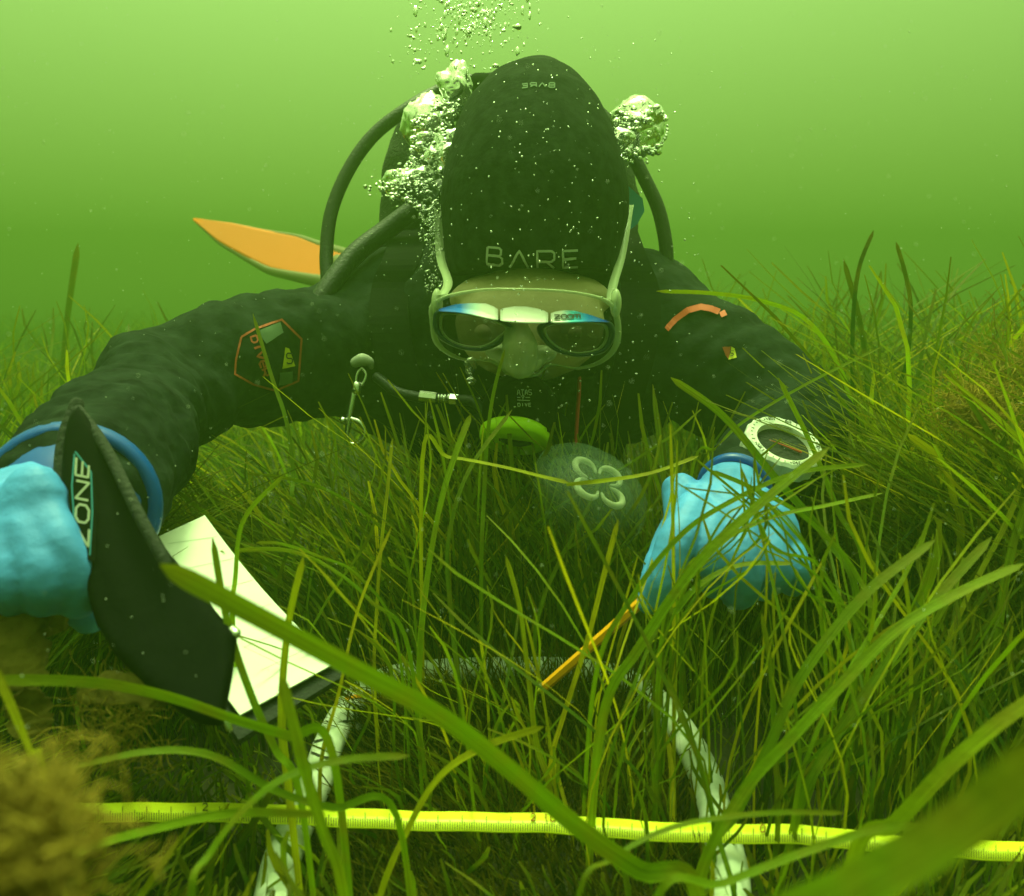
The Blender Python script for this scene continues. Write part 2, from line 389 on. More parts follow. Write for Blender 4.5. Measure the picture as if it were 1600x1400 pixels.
# ------------------------------------------------------------------ person
person = empty('person', P(800, 560, 1.2), 'scuba diver in black suit and hood leaning over the seagrass, blue gloves on both hands', 'person')
b = MB()
SL, EL_, WL = P(545, 545, 1.10), P(238, 584, .90), P(128, 752, .67)
SR, ER, WR = P(1040, 540, 1.12), P(1250, 668, 1.00), P(1172, 745, .80)
# torso: chest, belly, hips as a bundle of chains
b.tube([P(820, 500, 1.12), P(815, 520, 1.25), P(805, 555, 1.6), P(800, 560, 1.85)], [.15, .175, .155, .14], 20)
b.tube([P(660, 560, 1.14), P(655, 560, 1.3), P(690, 570, 1.6), P(720, 570, 1.85)], [.115, .13, .12, .11], 16)
b.tube([P(950, 550, 1.14), P(950, 560, 1.3), P(910, 570, 1.6), P(880, 570, 1.85)], [.115, .13, .12, .11], 16)
b.tube([P(700, 520, 1.10), P(620, 500, 1.14), SL], [.105, .095, .09], 16)
b.tube([P(920, 520, 1.12), P(990, 505, 1.16), SR], [.105, .098, .088], 16)
b.tube([P(740, 640, 1.14), P(860, 645, 1.14)], [.10, .10], 16)
# arms with drysuit folds
def arm(a, e_, w_, ra, re, rw):
    b.tube([a, a.lerp(e_, .5)+Vector((0, 0, .005)), e_], [ra, (ra+re)/2+.002, re], 18)
    b.tube([e_, e_.lerp(w_, .5)-Vector((0, 0, .004))+rt*(.016 if e_.x < 0 else 0), w_], [re, (re+rw)/2+.004, rw], 18)
arm(SL, EL_, WL, .086, .050, .044)
arm(SR, ER, WR, .084, .064, .040)
b.tube([P(400, 570, 1.0), P(300, 586, .93)], [.074, .060], 16)
b.tube([P(188, 672, .80), P(168, 694, .765)], [.058, .056], 18)
b.tube([P(300, 610, .92), P(255, 640, .88)], [.058, .052], 18)
# legs; knees bent, lower legs rising behind
b.tube([P(745, 560, 1.85), P(720, 575, 2.2), P(700, 575, 2.3)], [.10, .085, .075], 14)
b.tube([P(700, 575, 2.3), P(650, 510, 2.35), P(590, 455, 2.4)], [.075, .06, .05], 14)
b.tube([P(860, 560, 1.85), P(880, 575, 2.2), P(890, 575, 2.3)], [.10, .085, .075], 14)
b.tube([P(890, 575, 2.3), P(870, 530, 2.45), P(850, 480, 2.6)], [.075, .06, .05], 14)
# neck into head
b.tube([P(825, 500, 1.15), P(825, 420, 1.02), P(825, 430, .98)], [.09, .075, .07], 16)
body_me = remeshed(b, .008, 8, disp=[(.09, .022), (.028, .007)])
bo = link('body', body_me, M['suit'], person); tag(bo, 'black drysuit body with raised arms, dusted with silt')
# puckers and folds that ring the sleeves
co = np.empty(len(body_me.vertices)*3); body_me.vertices.foreach_get('co', co); co = co.reshape(-1, 3)
no = np.empty(len(body_me.vertices)*3); body_me.vertices.foreach_get('normal', no); no = no.reshape(-1, 3)
def folds(a, b_, amp, freq, rad):
    a = np.array(a); b_ = np.array(b_); ab = b_-a; l = np.linalg.norm(ab); u = ab/l
    q = co-a; s_ = q@u; rdist = np.linalg.norm(q-np.outer(s_, u), axis=1)
    k = np.clip(1-np.abs(s_/l-.5)*1.6, 0, 1)*(rdist < rad)
    ang = np.sin(co[:, 0]*23+co[:, 2]*31)*.9+np.sin(co[:, 1]*37+co[:, 2]*11)*.7
    co[:] += no*(amp*k*np.sin(s_*freq+ang*1.6))[:, None]
folds(SL, EL_, .0016, 150, .12); folds(EL_, WL, .0028, 230, .10); folds(SR, ER, .0016, 190, .12); folds(ER, WR, .003, 230, .09)
body_me.vertices.foreach_set('co', co.ravel()); body_me.update()
BODY = bvh_of(body_me)

# head: hood shell lofted from the outline, face under the mask
def egg(rows, n=40, close=True):
    R = []
    for py, x0, x1, dc, hd in rows:
        cxp = (x0+x1)/2; c = P(cxp, py, dc); hw = (x1-x0)/2*dc/FPX
        R.append([c+rt*(hw*math.cos(a))+fw*(hd*math.sin(a)*(1 if math.sin(a) < 0 else .8)) for a in [2*PI*k/n for k in range(n)]])
    return R
rows = [(104, 838, 854, 1.02, .012), (110, 808, 878, 1.015, .040), (120, 787, 888, 1.01, .055), (137, 756, 911, 1.0, .075), (172, 727, 938, .985, .098),
        (206, 713, 955, .975, .110), (240, 703, 967, .965, .118), (275, 694, 976, .958, .122), (309, 689, 981, .953, .125), (344, 690, 981, .95, .124),
        (378, 694, 973, .945, .118), (405, 698, 966, .942, .112), (425, 702, 961, .94, .107), (438, 704, 958, .94, .103)]
hb = MB().rings(egg(rows)); HOOD = None
hood_me = remeshed(hb, .004, 5, disp=[(.07, .002)])
# the lower hood wraps round cheeks and neck, set back behind the mask
b2 = MB().rings(egg([(428, 700, 964, .955, .085), (450, 692, 970, .965, .08), (500, 690, 972, .98, .075), (560, 700, 965, 1.0, .075), (620, 712, 950, 1.03, .075), (680, 740, 930, 1.06, .06)]))
low_me = remeshed(b2, .005, 4, disp=[(.04, .006)])
hd_o = link('hood', hood_me, M['hood'], person); tag(hd_o, 'smooth black hood over the crown of the bowed head')
link('hood_collar', low_me, M['hood'], person)
HOOD = bvh_of(hood_me)
fb = MB()
fb.ell(P(828, 505, .915), .078, .070, .060)          # face
fb.ell(P(829, 468, .925), .086, .066, .030)
fb.ell(P(822, 548, .915), .046, .05, .030)          # jaw
fb.tube([P(820, 515, .862), P(817, 555, .856)], [.010, .015], 12)   # nose
fb.ell(P(812, 575, .862), .012, .010, .008); fb.ell(P(826, 575, .862), .012, .010, .008)
face = link('face', remeshed(fb, .003, 5), M['skin'], person)
for ex in (758, 892):
    MB().ell(P(ex, 520, .868), .011, .011, .009).build('eye', M['skin'], person)
strokes('hood_lettering', HOOD, word('BΛRE', [((764,386),(23,2),(-2,24)), ((797,391),(30,1),(-1,24)), ((839,392),(26,0),(1,24)), ((878,392),(23,-1),(2,23))]), 3.5, M['print'], person, off=.0022)
strokes('hood_crown_lettering', HOOD, word('BΛRE', [((866,131),(-9,0),(0,7)), ((852,131),(-10,0),(0,6)), ((838,131),(-9,0),(0,6)), ((824,132),(-8,1),(0,6))]), 2.0, M['greyprint'], person)

# sleeve badge, left sleeve in the photo
badge = [[(377,527),(398,515),(440,500),(470,530),(465,595),(430,610),(395,600),(366,585),(368,565),(377,527)]]
strokes('badge_border', BODY, badge, 3.2, M['redprint'], person)
strokes('badge_lettering', BODY, word('DIVeR', [((400+4.2*i,525+12.5*i),(3.2,9.5),(-9,3)) for i in range(5)]), 3.0, M['redprint'], person, off=.002)
patch('badge_yellow_field', BODY, [(444,543),(450,545),(459,572),(439,576)], M['yelprint'], person, .0022, 6)
strokes('badge_letter', BODY, word('S', [((445,552),(9,0),(0,16))]), 2.2, M['ink'], person, off=.003)
patch('badge_grey_field', BODY, [(402,518),(438,504),(442,520),(415,538)], M['greyprint'], person, .0015, 6)
patch('badge_grey_field', BODY, [(436,582),(456,580),(456,598),(434,602)], M['greyprint'], person, .0015, 6)
# small triangular badge and orange shoulder piping on the right
patch('badge_red_field', BODY, [(1129,543),(1142,542),(1139,562),(1134,556)], M['redprint'], person, .0015, 5)
patch('badge_yellow_field', BODY, [(1143,542),(1148,545),(1152,560),(1139,563)], M['yelprint'], person, .0015, 5)
strokes('badge_letter', BODY, word('S', [((1142,549),(5,0),(0,9))]), 1.4, M['ink'], person, off=.0026)
strokes('shoulder_piping', BODY, [[(1042,516),(1056,500),(1075,486),(1095,481),(1112,484),(1124,489)], [(1128,488),(1132,496)]], 9, M['piping'], person, off=.002)
strokes('sleeve_reflector', BODY, [[(150,632),(170,624),(190,623),(212,629),(236,642)]], 6, M['pvc'], person, off=.003)

# wrist seal and blue glove rings (parts of the dry gloves)
ax = (WL-EL_).normalized()
def ring(c, axis, R, r, name, m, parent, n=40):
    axis = axis.normalized(); u_ = axis.orthogonal().normalized(); v_ = axis.cross(u_)
    R_ = []
    for k in range(n+1):
        a = 2*PI*k/n; q = u_*math.cos(a)+v_*math.sin(a)
        R_.append([c+q*(R+r*math.cos(p))+axis*(r*1.6*math.sin(p)) for p in [2*PI*i/10 for i in range(10)]])
    return MB().rings(R_, False).build(name, m, parent)
wc = P(112, 792, .592); wax = (P(70, 815, .50)-P(190, 740, .74)).normalized()
cuff = MB().tube([P(190, 690, .72), P(150, 740, .66), P(112, 790, .605)], [.060, .058, .057], 28)
cuff_me = remeshed(cuff, .004, 4, disp=[(.035, .012), (.012, .003)])
link('cuff', cuff_me, M['suit'], person); CUFF = bvh_of(cuff_me)
ring(wc, wax, .0515, .0060, 'glove_ring', M['bluering'], person)
MB().tube([wc-wax*.004, wc+wax*.006], [.051, .047], 28).build('glove_ring_face', M['bluering'], person)
# --- gloves
gb = MB()
gb.tube([P(95, 795, .60), P(50, 815, .555), P(5, 850, .525)], [.037, .038, .036], 16)
gb.ell(P(-5, 850, .515), .038, .026, .036)
gb.ell(P(52, 815, .512), .022, .020, .034)
gb.ell(P(20, 860, .512), .036, .022, .030)
for pts in ([P(62, 800, .51), P(98, 858, .497), P(128, 905, .500), P(122, 938, .512)], [P(40, 830, .50), P(68, 895, .488), P(70, 925, .50), P(66, 935, .515)],
            [P(0, 840, .50), P(18, 900, .488), P(16, 925, .50), P(14, 935, .515)], [P(-35, 840, .50), P(-25, 890, .49), P(-25, 915, .51)]):
    gb.tube(pts, [.0150, .0135, .0125, .0115][:len(pts)], 12)
gb.tube([P(60, 860, .545), P(105, 930, .545), P(138, 962, .545)], [.016, .013, .0115], 12)
gl = link('glove', remeshed(gb, .0024, 3, disp=[(.03, .004), (.012, .0008)]), M['glove'], person); tag(gl, 'blue glove close to the camera at the left edge, gripping the black pouch')
gb = MB()
gb.tube([P(1146, 765, .735), P(1140, 785, .715), P(1130, 815, .70)], [.026, .030, .034], 16)
gb.ell(P(1150, 820, .700), .042, .026, .036); gb.ell(P(1100, 820, .70), .028, .024, .034)
gb.ell(P(1190, 835, .700), .026, .024, .034)
gb.ell(P(1158, 838, .682), .046, .024, .036)
gb.tube([P(1085, 775, .695), P(1120, 840, .668), P(1128, 880, .66)], [.010, .009, .006], 10)
gb.tube([P(1185, 775, .70), P(1150, 850, .668)], [.009, .006], 10)
for pts, r_ in (([P(1085, 800, .68), P(1055, 850, .655), P(1035, 900, .650), P(1018, 938, .655)], [.0165, .015, .013, .011]),
            ([P(1075, 810, .72), P(1045, 860, .70), P(1030, 905, .675), P(1020, 940, .668)], [.018, .016, .013, .011]),
            ([P(1112, 815, .672), P(1112, 868, .655), P(1122, 896, .668), P(1114, 915, .685)], [.0150, .0140, .0130, .011]),
            ([P(1153, 820, .670), P(1160, 882, .645), P(1158, 922, .660), P(1148, 932, .688)], [.0150, .0140, .0130, .011]),
            ([P(1193, 826, .675), P(1208, 880, .656), P(1206, 905, .668), P(1194, 920, .69)], [.0142, .0132, .0125, .011]),
            ([P(1222, 838, .69), P(1241, 880, .668), P(1246, 903, .676), P(1236, 915, .695)], [.0120, .0110, .0105, .010])):
    gb.tube(pts, r_, 12)
gb.tube([P(1065, 770, .715), P(1075, 830, .69)], [.016, .019], 12)
gl2 = link('glove', remeshed(gb, .0022, 3, disp=[(.032, .005), (.012, .0010)]), M['glove'], person); tag(gl2, 'blue glove on the right, closed round an orange pencil')
MB().tube([P(1205, 722, .90), P(1170, 742, .81), P(1149, 760, .742)], [.034, .031, .0270], 24).build('cuff', M['suit'], person)
ring(P(1147, 763, .737), P(1140, 790, .70)-P(1165, 720, .79), .0275, .0035, 'glove_ring', M['bluering'], person)

# ------------------------------------------------------------------ diving mask
mask = empty('diving_mask', P(822, 505, .81), 'diving mask with white and blue brow bar on the diver\'s face', 'diving mask')
def Q(px, py, dd=0):
    return P(px, py, .802+.00042*(py-490)+((px-820)/150)**2*.028+dd)
def Z2(x, y): return (600+x/3.556, 420+y/3.556)
Lo = [Z2(*p) for p in ((300,235),(283,290),(290,345),(335,400),(430,442),(540,452),(620,425),(680,378),(722,330),(650,288),(520,252),(400,236))]
Ro = [Z2(*p) for p in ((860,330),(880,385),(935,440),(1010,474),(1110,484),(1215,460),(1262,405),(1272,340),(1240,296),(1120,284),(1000,288),(900,300))]
def closed(pts, n=6):
    m_ = len(pts); ext = [pts[(i-1) % m_] for i in range(m_+3)]
    pp = [Vector((a, b_, 0)) for a, b_ in ext]; o_ = []
    for i in range(1, m_+1):
        a, b_, c, d = pp[i-1], pp[i], pp[i+1], pp[i+2] if i+2 < len(pp) else pp[2]
        for k in range(n):
            t_ = k/n; o_.append(.5*((2*b_)+(c-a)*t_+(2*a-5*b_+4*c-d)*t_*t_+(3*b_-a-3*c+d)*t_**3))
    return [(v.x, v.y) for v in o_]
for O in (Lo, Ro):
    O = closed(O); cx = sum(p[0] for p in O)/len(O); cyy = sum(p[1] for p in O)/len(O)
    def off(k, dd): return [Q(cx+(x-cx)*k, cyy+(y-cyy)*k, dd) for x, y in O]
    R_ = [off(1.05, .010), off(1.06, .002), off(1.0, -.005), off(.93, -.005), off(.88, -.001), off(.87, .008), off(1.05, .010)]
    MB().rings(R_, False).build('frame', M['navy'], mask)
    R_ = [off(.88, .0), off(.86, -.0015), off(.80, .0005), off(.79, .006)]
    MB().rings(R_, False).build('lens_bezel', M['silicone'], mask)
    R_ = [off(k, .003) for k in (.90, .6, .3, .02)]
    MB().rings(R_, False).build('lens', M['lens'], mask)
# skirt: clear silicone round the face and a nose pocket
sk = []
SKo = [(676,470),(672,510),(680,540),(715,562),(765,566),(790,585),(813,592),(840,588),(862,572),(905,578),(945,566),(968,540),(970,500),(955,470),(900,455),(820,450),(740,452)]
SKo = closed(SKo, 4)
def sko(k, dd): return [Q(820+(x-820)*k, 515+(y-515)*k, dd) for x, y in SKo]
MB().rings([sko(.93, .004), sko(.98, .004), sko(1.0, .014), sko(.98, .045)], False).build('skirt', M['silicone'], mask)
nb = MB()
nb.tube([Q(806, 505, .012), Q(812, 540, -.010), Q(813, 566, -.016)], [.010, .017, .016], 16)
nb.ell(Q(796, 565, .0), .011, .012, .010); nb.ell(Q(831, 565, .0), .011, .012, .010)
nb.tube([Q(770, 548, .02), Q(813, 560, .004), Q(858, 552, .02)], [.008, .015, .008], 12)
link('nose_pocket', remeshed(nb, .002, 5), M['pocket'], mask)
# brow bar in three pieces
top = [(305,222),(400,196),(480,190),(570,192),(640,222),(720,208),(790,208),(860,222),(922,243),(990,230),(1060,232),(1150,256),(1250,292)]
bot = [(305,238),(400,244),(480,256),(570,278),(640,292),(720,300),(790,304),(860,304),(922,302),(990,303),(1060,300),(1150,296),(1250,298)]
tx_, tyy = zip(*top); bx_, byy = zip(*bot)
def browpiece(xa, xb):
    R_ = []; sp = []
    n = 14
    for i in range(n+1):
        x = xa+(xb-xa)*i/n; yt = np.interp(x, tx_, tyy); yb = np.interp(x, bx_, byy)
        endk = min(1, (i+.3)/1.2, (n-i+.3)/1.2); ym = (yt+yb)/2
        sec = []
        for k in range(12):
            a = 2*PI*k/12
            yy = ym+(yb-yt)/2*math.copysign(abs(math.cos(a))**.6, math.cos(a))*(.8+.2*endk)
            sec.append(Q(*Z2(x, yy), -.006-.004*math.copysign(abs(math.sin(a))**.6, math.sin(a))*endk-(yy-ym)*.0006))
        R_.append(sec); sp += [(x-300)/950]*12
    o = MB().rings(R_).build('brow_bar', M['brow'], mask)
    a_ = o.data.attributes.new('span', 'FLOAT', 'POINT'); a_.data.foreach_set('value', sp)
    return o
bs = [browpiece(305, 634), browpiece(646, 912), browpiece(926, 1250)]
BROW = bvh_of(bs[2].data)
def zb(x0, y0, wx, hy): a = Z2(x0, y0); return (a, (wx/3.556, .02), (.3, hy/3.556))
strokes('lettering', BROW, word('zoom', [zb(948,253,30,32), zb(984,251,30,32), zb(1019,250,30,32), zb(1053,250,34,32)]), 2.0, M['ink'], mask, off=.0014, step=1.5)
# buckles and straps at the sides of the mask
for pts in ([Q(690, 462, .01), P(700, 440, .87), P(688, 400, .93), P(684, 330, .98)], [Q(955, 470, .01), P(958, 445, .87), P(972, 395, .93), P(984, 320, .98)]):
    q = smooth_path(pts, 6)
    MB().rings([[p+rt*.0045, p+rt*.0045+fw*.0015, p-rt*.0045+fw*.0015, p-rt*.0045] for p in q]).build('strap', M['silicone'], mask)
for x in (683, 962):
    MB().ell(Q(x, 474, .014), .0055, .012, .014).build('buckle', M['silicone'], mask)

# ------------------------------------------------------------------ mouth regulator, octopus, hoses
reg = empty('regulator', P(815, 640, .92), 'black mouth regulator under the diver\'s nose with small pale printed mark', 'regulator')
def disc(c, nrm, R, th, n=36, lip=.15):
    nrm = nrm.normalized(); u_ = nrm.cross(Vector((0, 0, 1))).normalized(); v_ = nrm.cross(u_)
    def rr(q, h): return [c+nrm*h+u_*(q*math.cos(2*PI*k/n))+v_*(q*math.sin(2*PI*k/n)) for k in range(n)]
    return [rr(R*.90, -th/2), rr(R, -th/2+th*.2), rr(R, th/2-th*.2), rr(R*.92, th/2), rr(R*.8, th/2), rr(R*.76, th/2-th*lip), rr(R*.3, th/2-th*lip*.5), rr(.001, th/2-th*lip*.4)]
rb = MB(); rb.rings(disc(P(812, 640, .868), (-fw+up*-.25), .036, .022)); rb.build('front_cover', M['black'], reg)
rb = MB(); rb.ell(P(812, 640, .905), .040, .03, .036); rb.tube([P(775, 655, .93), P(750, 665, .94)], .014); rb.tube([P(850, 655, .93), P(872, 665, .94)], .014)
link('housing', remeshed(rb, .004, 4), M['black'], reg)
pl = MB().rings([[P(x, y, .853+dd) for x, y in ((806,607),(833,608),(833,637),(806,636))] for dd in (0, .003)]).build('badge_plate', M['black'], reg)
PLB = bvh_of(pl.data)
strokes('badge_print', PLB, word('ATAS', [((808+6*i,609),(4.4,0),(.3,8)) for i in range(4)])+word('DIVE', [((809+5.6*i,630),(3.6,0),(.3,5)) for i in range(4)])
        + [[(808,621),(813,621)],[(821,621),(828,621)],[(808,625),(828,626)],[(815,619),(817,622),(819,619),(817,617),(815,619)],[(817,622),(817,627)]], 1.3, M['print'], reg, off=.0007, step=1)
def hose(name, pts, r, label, group=None, m='hose'):
    o = MB().tube(pts, r, 14, 8).build(name, M[m]); return tag(o, label, 'hose', group)
hose('hose', [P(735, 126, 1.2), P(690, 140, 1.2), P(640, 168, 1.18), P(585, 210, 1.17), P(545, 265, 1.16), P(518, 330, 1.15), P(510, 395, 1.14), P(512, 440, 1.13)], .0088, 'black hose arching highest, out over the shoulder on the left', 'breathing and inflator hoses')
hose('hose', [P(690, 295, 1.1), P(650, 325, 1.09), P(600, 362, 1.08), P(550, 402, 1.06), P(500, 470, 1.03), P(470, 530, 1.02)], .0125, 'thick black hose running down from behind the hood towards the sleeve badge', 'breathing and inflator hoses')
hose('hose', [P(690, 318, 1.13), P(650, 345, 1.13), P(610, 375, 1.12), P(580, 410, 1.11), P(560, 450, 1.08)], .0095, 'thinner black hose just inside the thick hose left of the hood', 'breathing and inflator hoses')
hose('hose', [P(985, 235, 1.13), P(1005, 275, 1.13), P(1028, 325, 1.13), P(1040, 380, 1.13), P(1042, 430, 1.13), P(1040, 470, 1.12)], .0088, 'black hose curving down on the right of the hood to the shoulder', 'breathing and inflator hoses')
hose('hose', [P(590, 590, .985), P(620, 612, .975), P(660, 622, .965)], .006, 'thin black hose leading into the steel hose connector on the chest', 'breathing and inflator hoses')
conn = empty('hose_connector', P(688, 622, .955), 'steel hose connector lying level across the dark chest', 'hose fitting')
MB().tube([P(656, 619, .96), P(682, 622, .958)], .0062, 8, 0, False).build('sleeve', M['steel'], conn, False)
MB().tube([P(683, 622, .958), P(704, 624, .957)], .0046, 14, 0, False).build('barrel', M['steel'], conn)
MB().tube([P(703, 624, .957), P(716, 625, .956)], .0064, 6, 0, False).build('nut', M['steel'], conn, False)
for k in range(4):
    c = P(686+5*k, 622.3, .957); ring(c, P(700, 622, .957)-P(680, 621, .957), .0048, .0006, 'collar', M['steel'], conn, 20)
hose('hose', [P(716, 625, .956), P(740, 628, .945), P(760, 650, .94)], .006, 'short black hose from the steel connector to the mouth regulator', 'breathing and inflator hoses')
octo = empty('octopus_regulator', P(805, 682, .92), 'lime green spare regulator seen edge on below the chin', 'regulator')
nrm = (up*-.93-fw*.40-rt*.10)
R_ = disc(P(804, 681, .875), nrm, .0345, .014, lip=-.12)
MB().rings(R_).build('cover', M['lime'], octo)
MB().rings(disc(P(806, 668, .925), nrm, .026, .018)).build('body', M['black'], octo)
cord = MB().tube([P(903, 560, .96), P(905, 600, .955), P(902, 650, .95), P(899, 700, .94)], .0022, 8).build('bungee_cord', M['red']); tag(cord, 'thin dark red cord hanging down the right side of the chest', 'cord')
# bolt snap
snap = empty('bolt_snap', P(555, 630, .97), 'steel bolt snap clip hanging from the chest harness', 'clip')
d0 = .965
MB().tube([P(566, 575, d0), P(572, 585, d0), P(568, 598, d0), P(560, 607, d0), P(556, 603, d0), P(558, 585, d0), P(566, 574, d0)], .0018, 8).build('eye_ring', M['steel'], snap)
MB().tube([P(558, 603, d0), P(557, 610, d0)], [.006, .0062], 14).build('swivel', M['steel'], snap)
MB().tube([P(554, 612, d0), P(546, 650, d0), P(541, 684, d0)], [.0042, .0038, .0024], 10).build('body', M['steel'], snap)
MB().tube([P(549, 655, d0), P(562, 660, d0), P(570, 673, d0), P(566, 687, d0), P(555, 694, d0), P(545, 691, d0), P(541, 684, d0)], [.0036, .0034, .003, .0026, .002, .0018, .0016], 10).build('hook', M['steel'], snap)
MB().tube([P(543, 656, d0), P(536, 657, d0-.004)], [.002, .0042], 10).build('thumb_knob', M['steel'], snap)
MB().tube([P(556, 566, d0-.002), P(566, 562, d0-.004), P(577, 566, d0-.002), P(580, 573, d0)], [.006, .007, .0055, .003], 10).build('cord_knot', M['print'], snap)

# ------------------------------------------------------------------ buoyancy wing, tank, fins
wing = empty('buoyancy_vest', P(795, 300, 1.28), 'dark buoyancy vest and harness rising behind the hood', 'dive vest')
wb = MB()
wb.rings([[P(cx_, cy_, 1.28)+rt*(hw*math.cos(a))+fw*(.065*math.sin(a)) for a in [2*PI*k/24 for k in range(24)]]
          for cy_, cx_, hw in ((140, 795, .06), (165, 795, .13), (200, 794, .165), (250, 793, .182), (300, 794, .188), (360, 796, .188), (430, 800, .18), (500, 800, .17))])
link('bladder', remeshed(wb, .007, 10, disp=[(.08, .02)]), M['bcd'], wing)
for x0, x1 in ((650, 610), (960, 1000)):
    q = smooth_path([P(x0, 330, 1.19), P((x0+x1)/2, 395, 1.05), P(x1, 450, 1.02), P(x1, 520, .985), P(x1+(25 if x1 < 800 else -25), 620, .99), P(x1+(60 if x1 < 800 else -60), 720, 1.06)], 6)
    MB().rings([[p-rt*.022, p+rt*.022, p+rt*.022+fw*.006, p-rt*.022+fw*.006] for p in q]).build('shoulder_strap', M['black'], wing, False)
tank = empty('dive_tank', P(800, 260, 1.6), 'dark dive cylinder on the diver\'s back, behind the hood', 'dive tank')
MB().tube([P(795, 250, 1.40), P(796, 300, 1.6), P(797, 330, 1.85)], [.085, .088, .088], 28, 4).build('cylinder', M['bcd'], tank)
MB().tube([P(795, 225, 1.34), P(795, 240, 1.40)], .02, 16, 0).build('valve', M['steel'], tank)
MB().tube([P(750, 140, 1.2), P(795, 150, 1.22)], [.022, .026], 16).build('first_stage', M['black'], tank)
MB().tube([P(830, 225, 1.34), P(870, 222, 1.34)], [.014, .018], 12).build('valve_knob', M['black'], tank)
tag_o = MB().rings([[P(x, y, 1.05+dd) for x, y in ((981,290),(1004,310),(1007,330),(996,350),(980,362),(978,320))] for dd in (0, .003)]).build('hose_tag', M['teal'], None, False)
tag(tag_o, 'flat blue tag beside the right edge of the hood', 'tag')
def fin(tip, heel, wv, label, heel_w=.05):
    o = empty('swim_fin', heel, label, 'swim fin', 'swim fins')
    ax = (tip-heel); ln = ax.length; ax.normalize(); wv = (wv-ax*wv.dot(ax)).normalized(); nv = ax.cross(wv)
    n = 16; R_ = []
    for i in range(n+1):
        t_ = i/n; wdt = float(np.interp(t_, (0, .2, .45, .8, 1), (heel_w, heel_w*1.2, .072, .040, .003)))
        c = heel+ax*(ln*t_)+nv*(.03*math.sin(t_*2.6)); th = .012*(1-t_)+.003
        row = []
        for k in range(13):
            u_ = k/12*2-1; row.append(c+wv*(wdt*u_)+nv*(th+.004*abs(math.sin(u_*9))*(1-t_*.5)))
        for k in range(12, -1, -1):
            u_ = k/12*2-1; row.append(c+wv*(wdt*u_)-nv*th)
        R_.append(row)
    MB().rings(R_).build('blade', M['finorange'], o)
    for s_ in (-1, 1):
        pth = [heel+ax*(ln*t_)+nv*(.03*math.sin(t_*2.6))+wv*(s_*float(np.interp(t_, (0, .2, .45, .8, 1), (heel_w, heel_w*1.2, .072, .040, .003)))) for t_ in [.97*i/11 for i in range(12)]]
        MB().tube(pth, [.022, .014, .007, .002], 10, 2).build('rail', M['grey_side'], o)
    MB().tube([heel-ax*.12+nv*.0, heel-ax*.02, heel+ax*.06], [.045, .052, .035], 16).build('foot_pocket', M['grey_side'], o)
    return o
fin(P(300, 336, 2.55), P(560, 428, 2.4), Vector((.2, .68, .70)), 'orange swim fin sticking out behind the diver at the left')
fin(P(830, 330, 3.1), P(850, 455, 2.62), Vector((1, .1, 0)), 'second orange swim fin, behind the head and tank')

# ------------------------------------------------------------------ wrist compass
comp = empty('wrist_compass', P(1222, 698, .77), 'white ringed round compass strapped on the right forearm', 'compass')
cn = (up*.72-fw*.62+rt*.16).normalized(); cc = P(1222, 698, .775); u1 = (rt-cn*rt.dot(cn)+up*-.0).normalized(); u1 = (Matrix.Rotation(math.radians(-24), 3, cn)@u1); v1 = cn.cross(u1)
n = 72; prof = [(.024, .001), (.0245, .006), (.031, .0075), (.0335, .005), (.0335, -.010), (.030, -.014), (.022, -.014)]
R_ = []
for k in range(n+1):
    a = 2*PI*k/n; q = u1*math.cos(a)+v1*math.sin(a); kn = .0010 if (k//2) % 2 else 0
    R_.append([cc+q*(r_+(kn if r_ > .03 else 0))+cn*h for r_, h in prof])
MB().rings(R_, False).build('bezel', M['white'], comp, False)
def dring(R, h): return [cc+cn*h+(u1*math.cos(2*PI*k/n)+v1*math.sin(2*PI*k/n))*R for k in range(n)]
MB().rings([dring(.0245, .000), dring(.015, .0), dring(.001, .0)], False).build('dial', M['bcd'], comp, False)
MB().rings([dring(.028, -.004), dring(.028, -.018), dring(.001, -.018)], False).build('case', M['black'], comp)
tm = MB()
for k in range(36):
    a = 2*PI*k/36; q = u1*math.cos(a)+v1*math.sin(a); s_ = v1*math.cos(a)-u1*math.sin(a)
    l = .0016 if k % 3 == 0 else .0008
    tm.box(cc+q*.0295+cn*.00745, q*l, s_*.0003, cn*.0002)
tm.build('bezel_marks', M['ink'], comp, False)
for k, tx in enumerate(('30', '60', '120', '210', '300', '330')):   # bezel figures
    a = math.radians([60, 95, 130, -60, -130, 20][k]); q = u1*math.cos(a)+v1*math.sin(a); s_ = v1*math.cos(a)-u1*math.sin(a); b = MB()
    for j, ch in enumerate(tx):
        for ln_ in FONT[ch]:
            for (x0, y0), (x1_, y1_) in zip(ln_[:-1], ln_[1:]):
                p0 = cc+q*(.0292-.0032*(y0-.5))-s_*((j-len(tx)/2+.1+x0*.75)*.0026)+cn*.0078; p1 = cc+q*(.0292-.0032*(y1_-.5))-s_*((j-len(tx)/2+.1+x1_*.75)*.0026)+cn*.0078
                if (p1-p0).length > 1e-5: b.tube([p0, p1], .00028, 4, 0, False)
    b.build('bezel_figure', M['ink'], comp, False)
MB().tube([cc+u1*.016+cn*.002, cc-u1*.012+cn*.002], [.0012, .0003], 6, 0).build('needle', M['redprint'], comp)
q = smooth_path([cc-cn*.016+v1*.028, cc-cn*.03+v1*.040, cc-cn*.055+v1*.036], 5)
MB().rings([[p-u1*.012, p+u1*.012, p+u1*.012-cn*.003, p-u1*.012-cn*.003] for p in q]).build('strap', M['black'], comp, False)

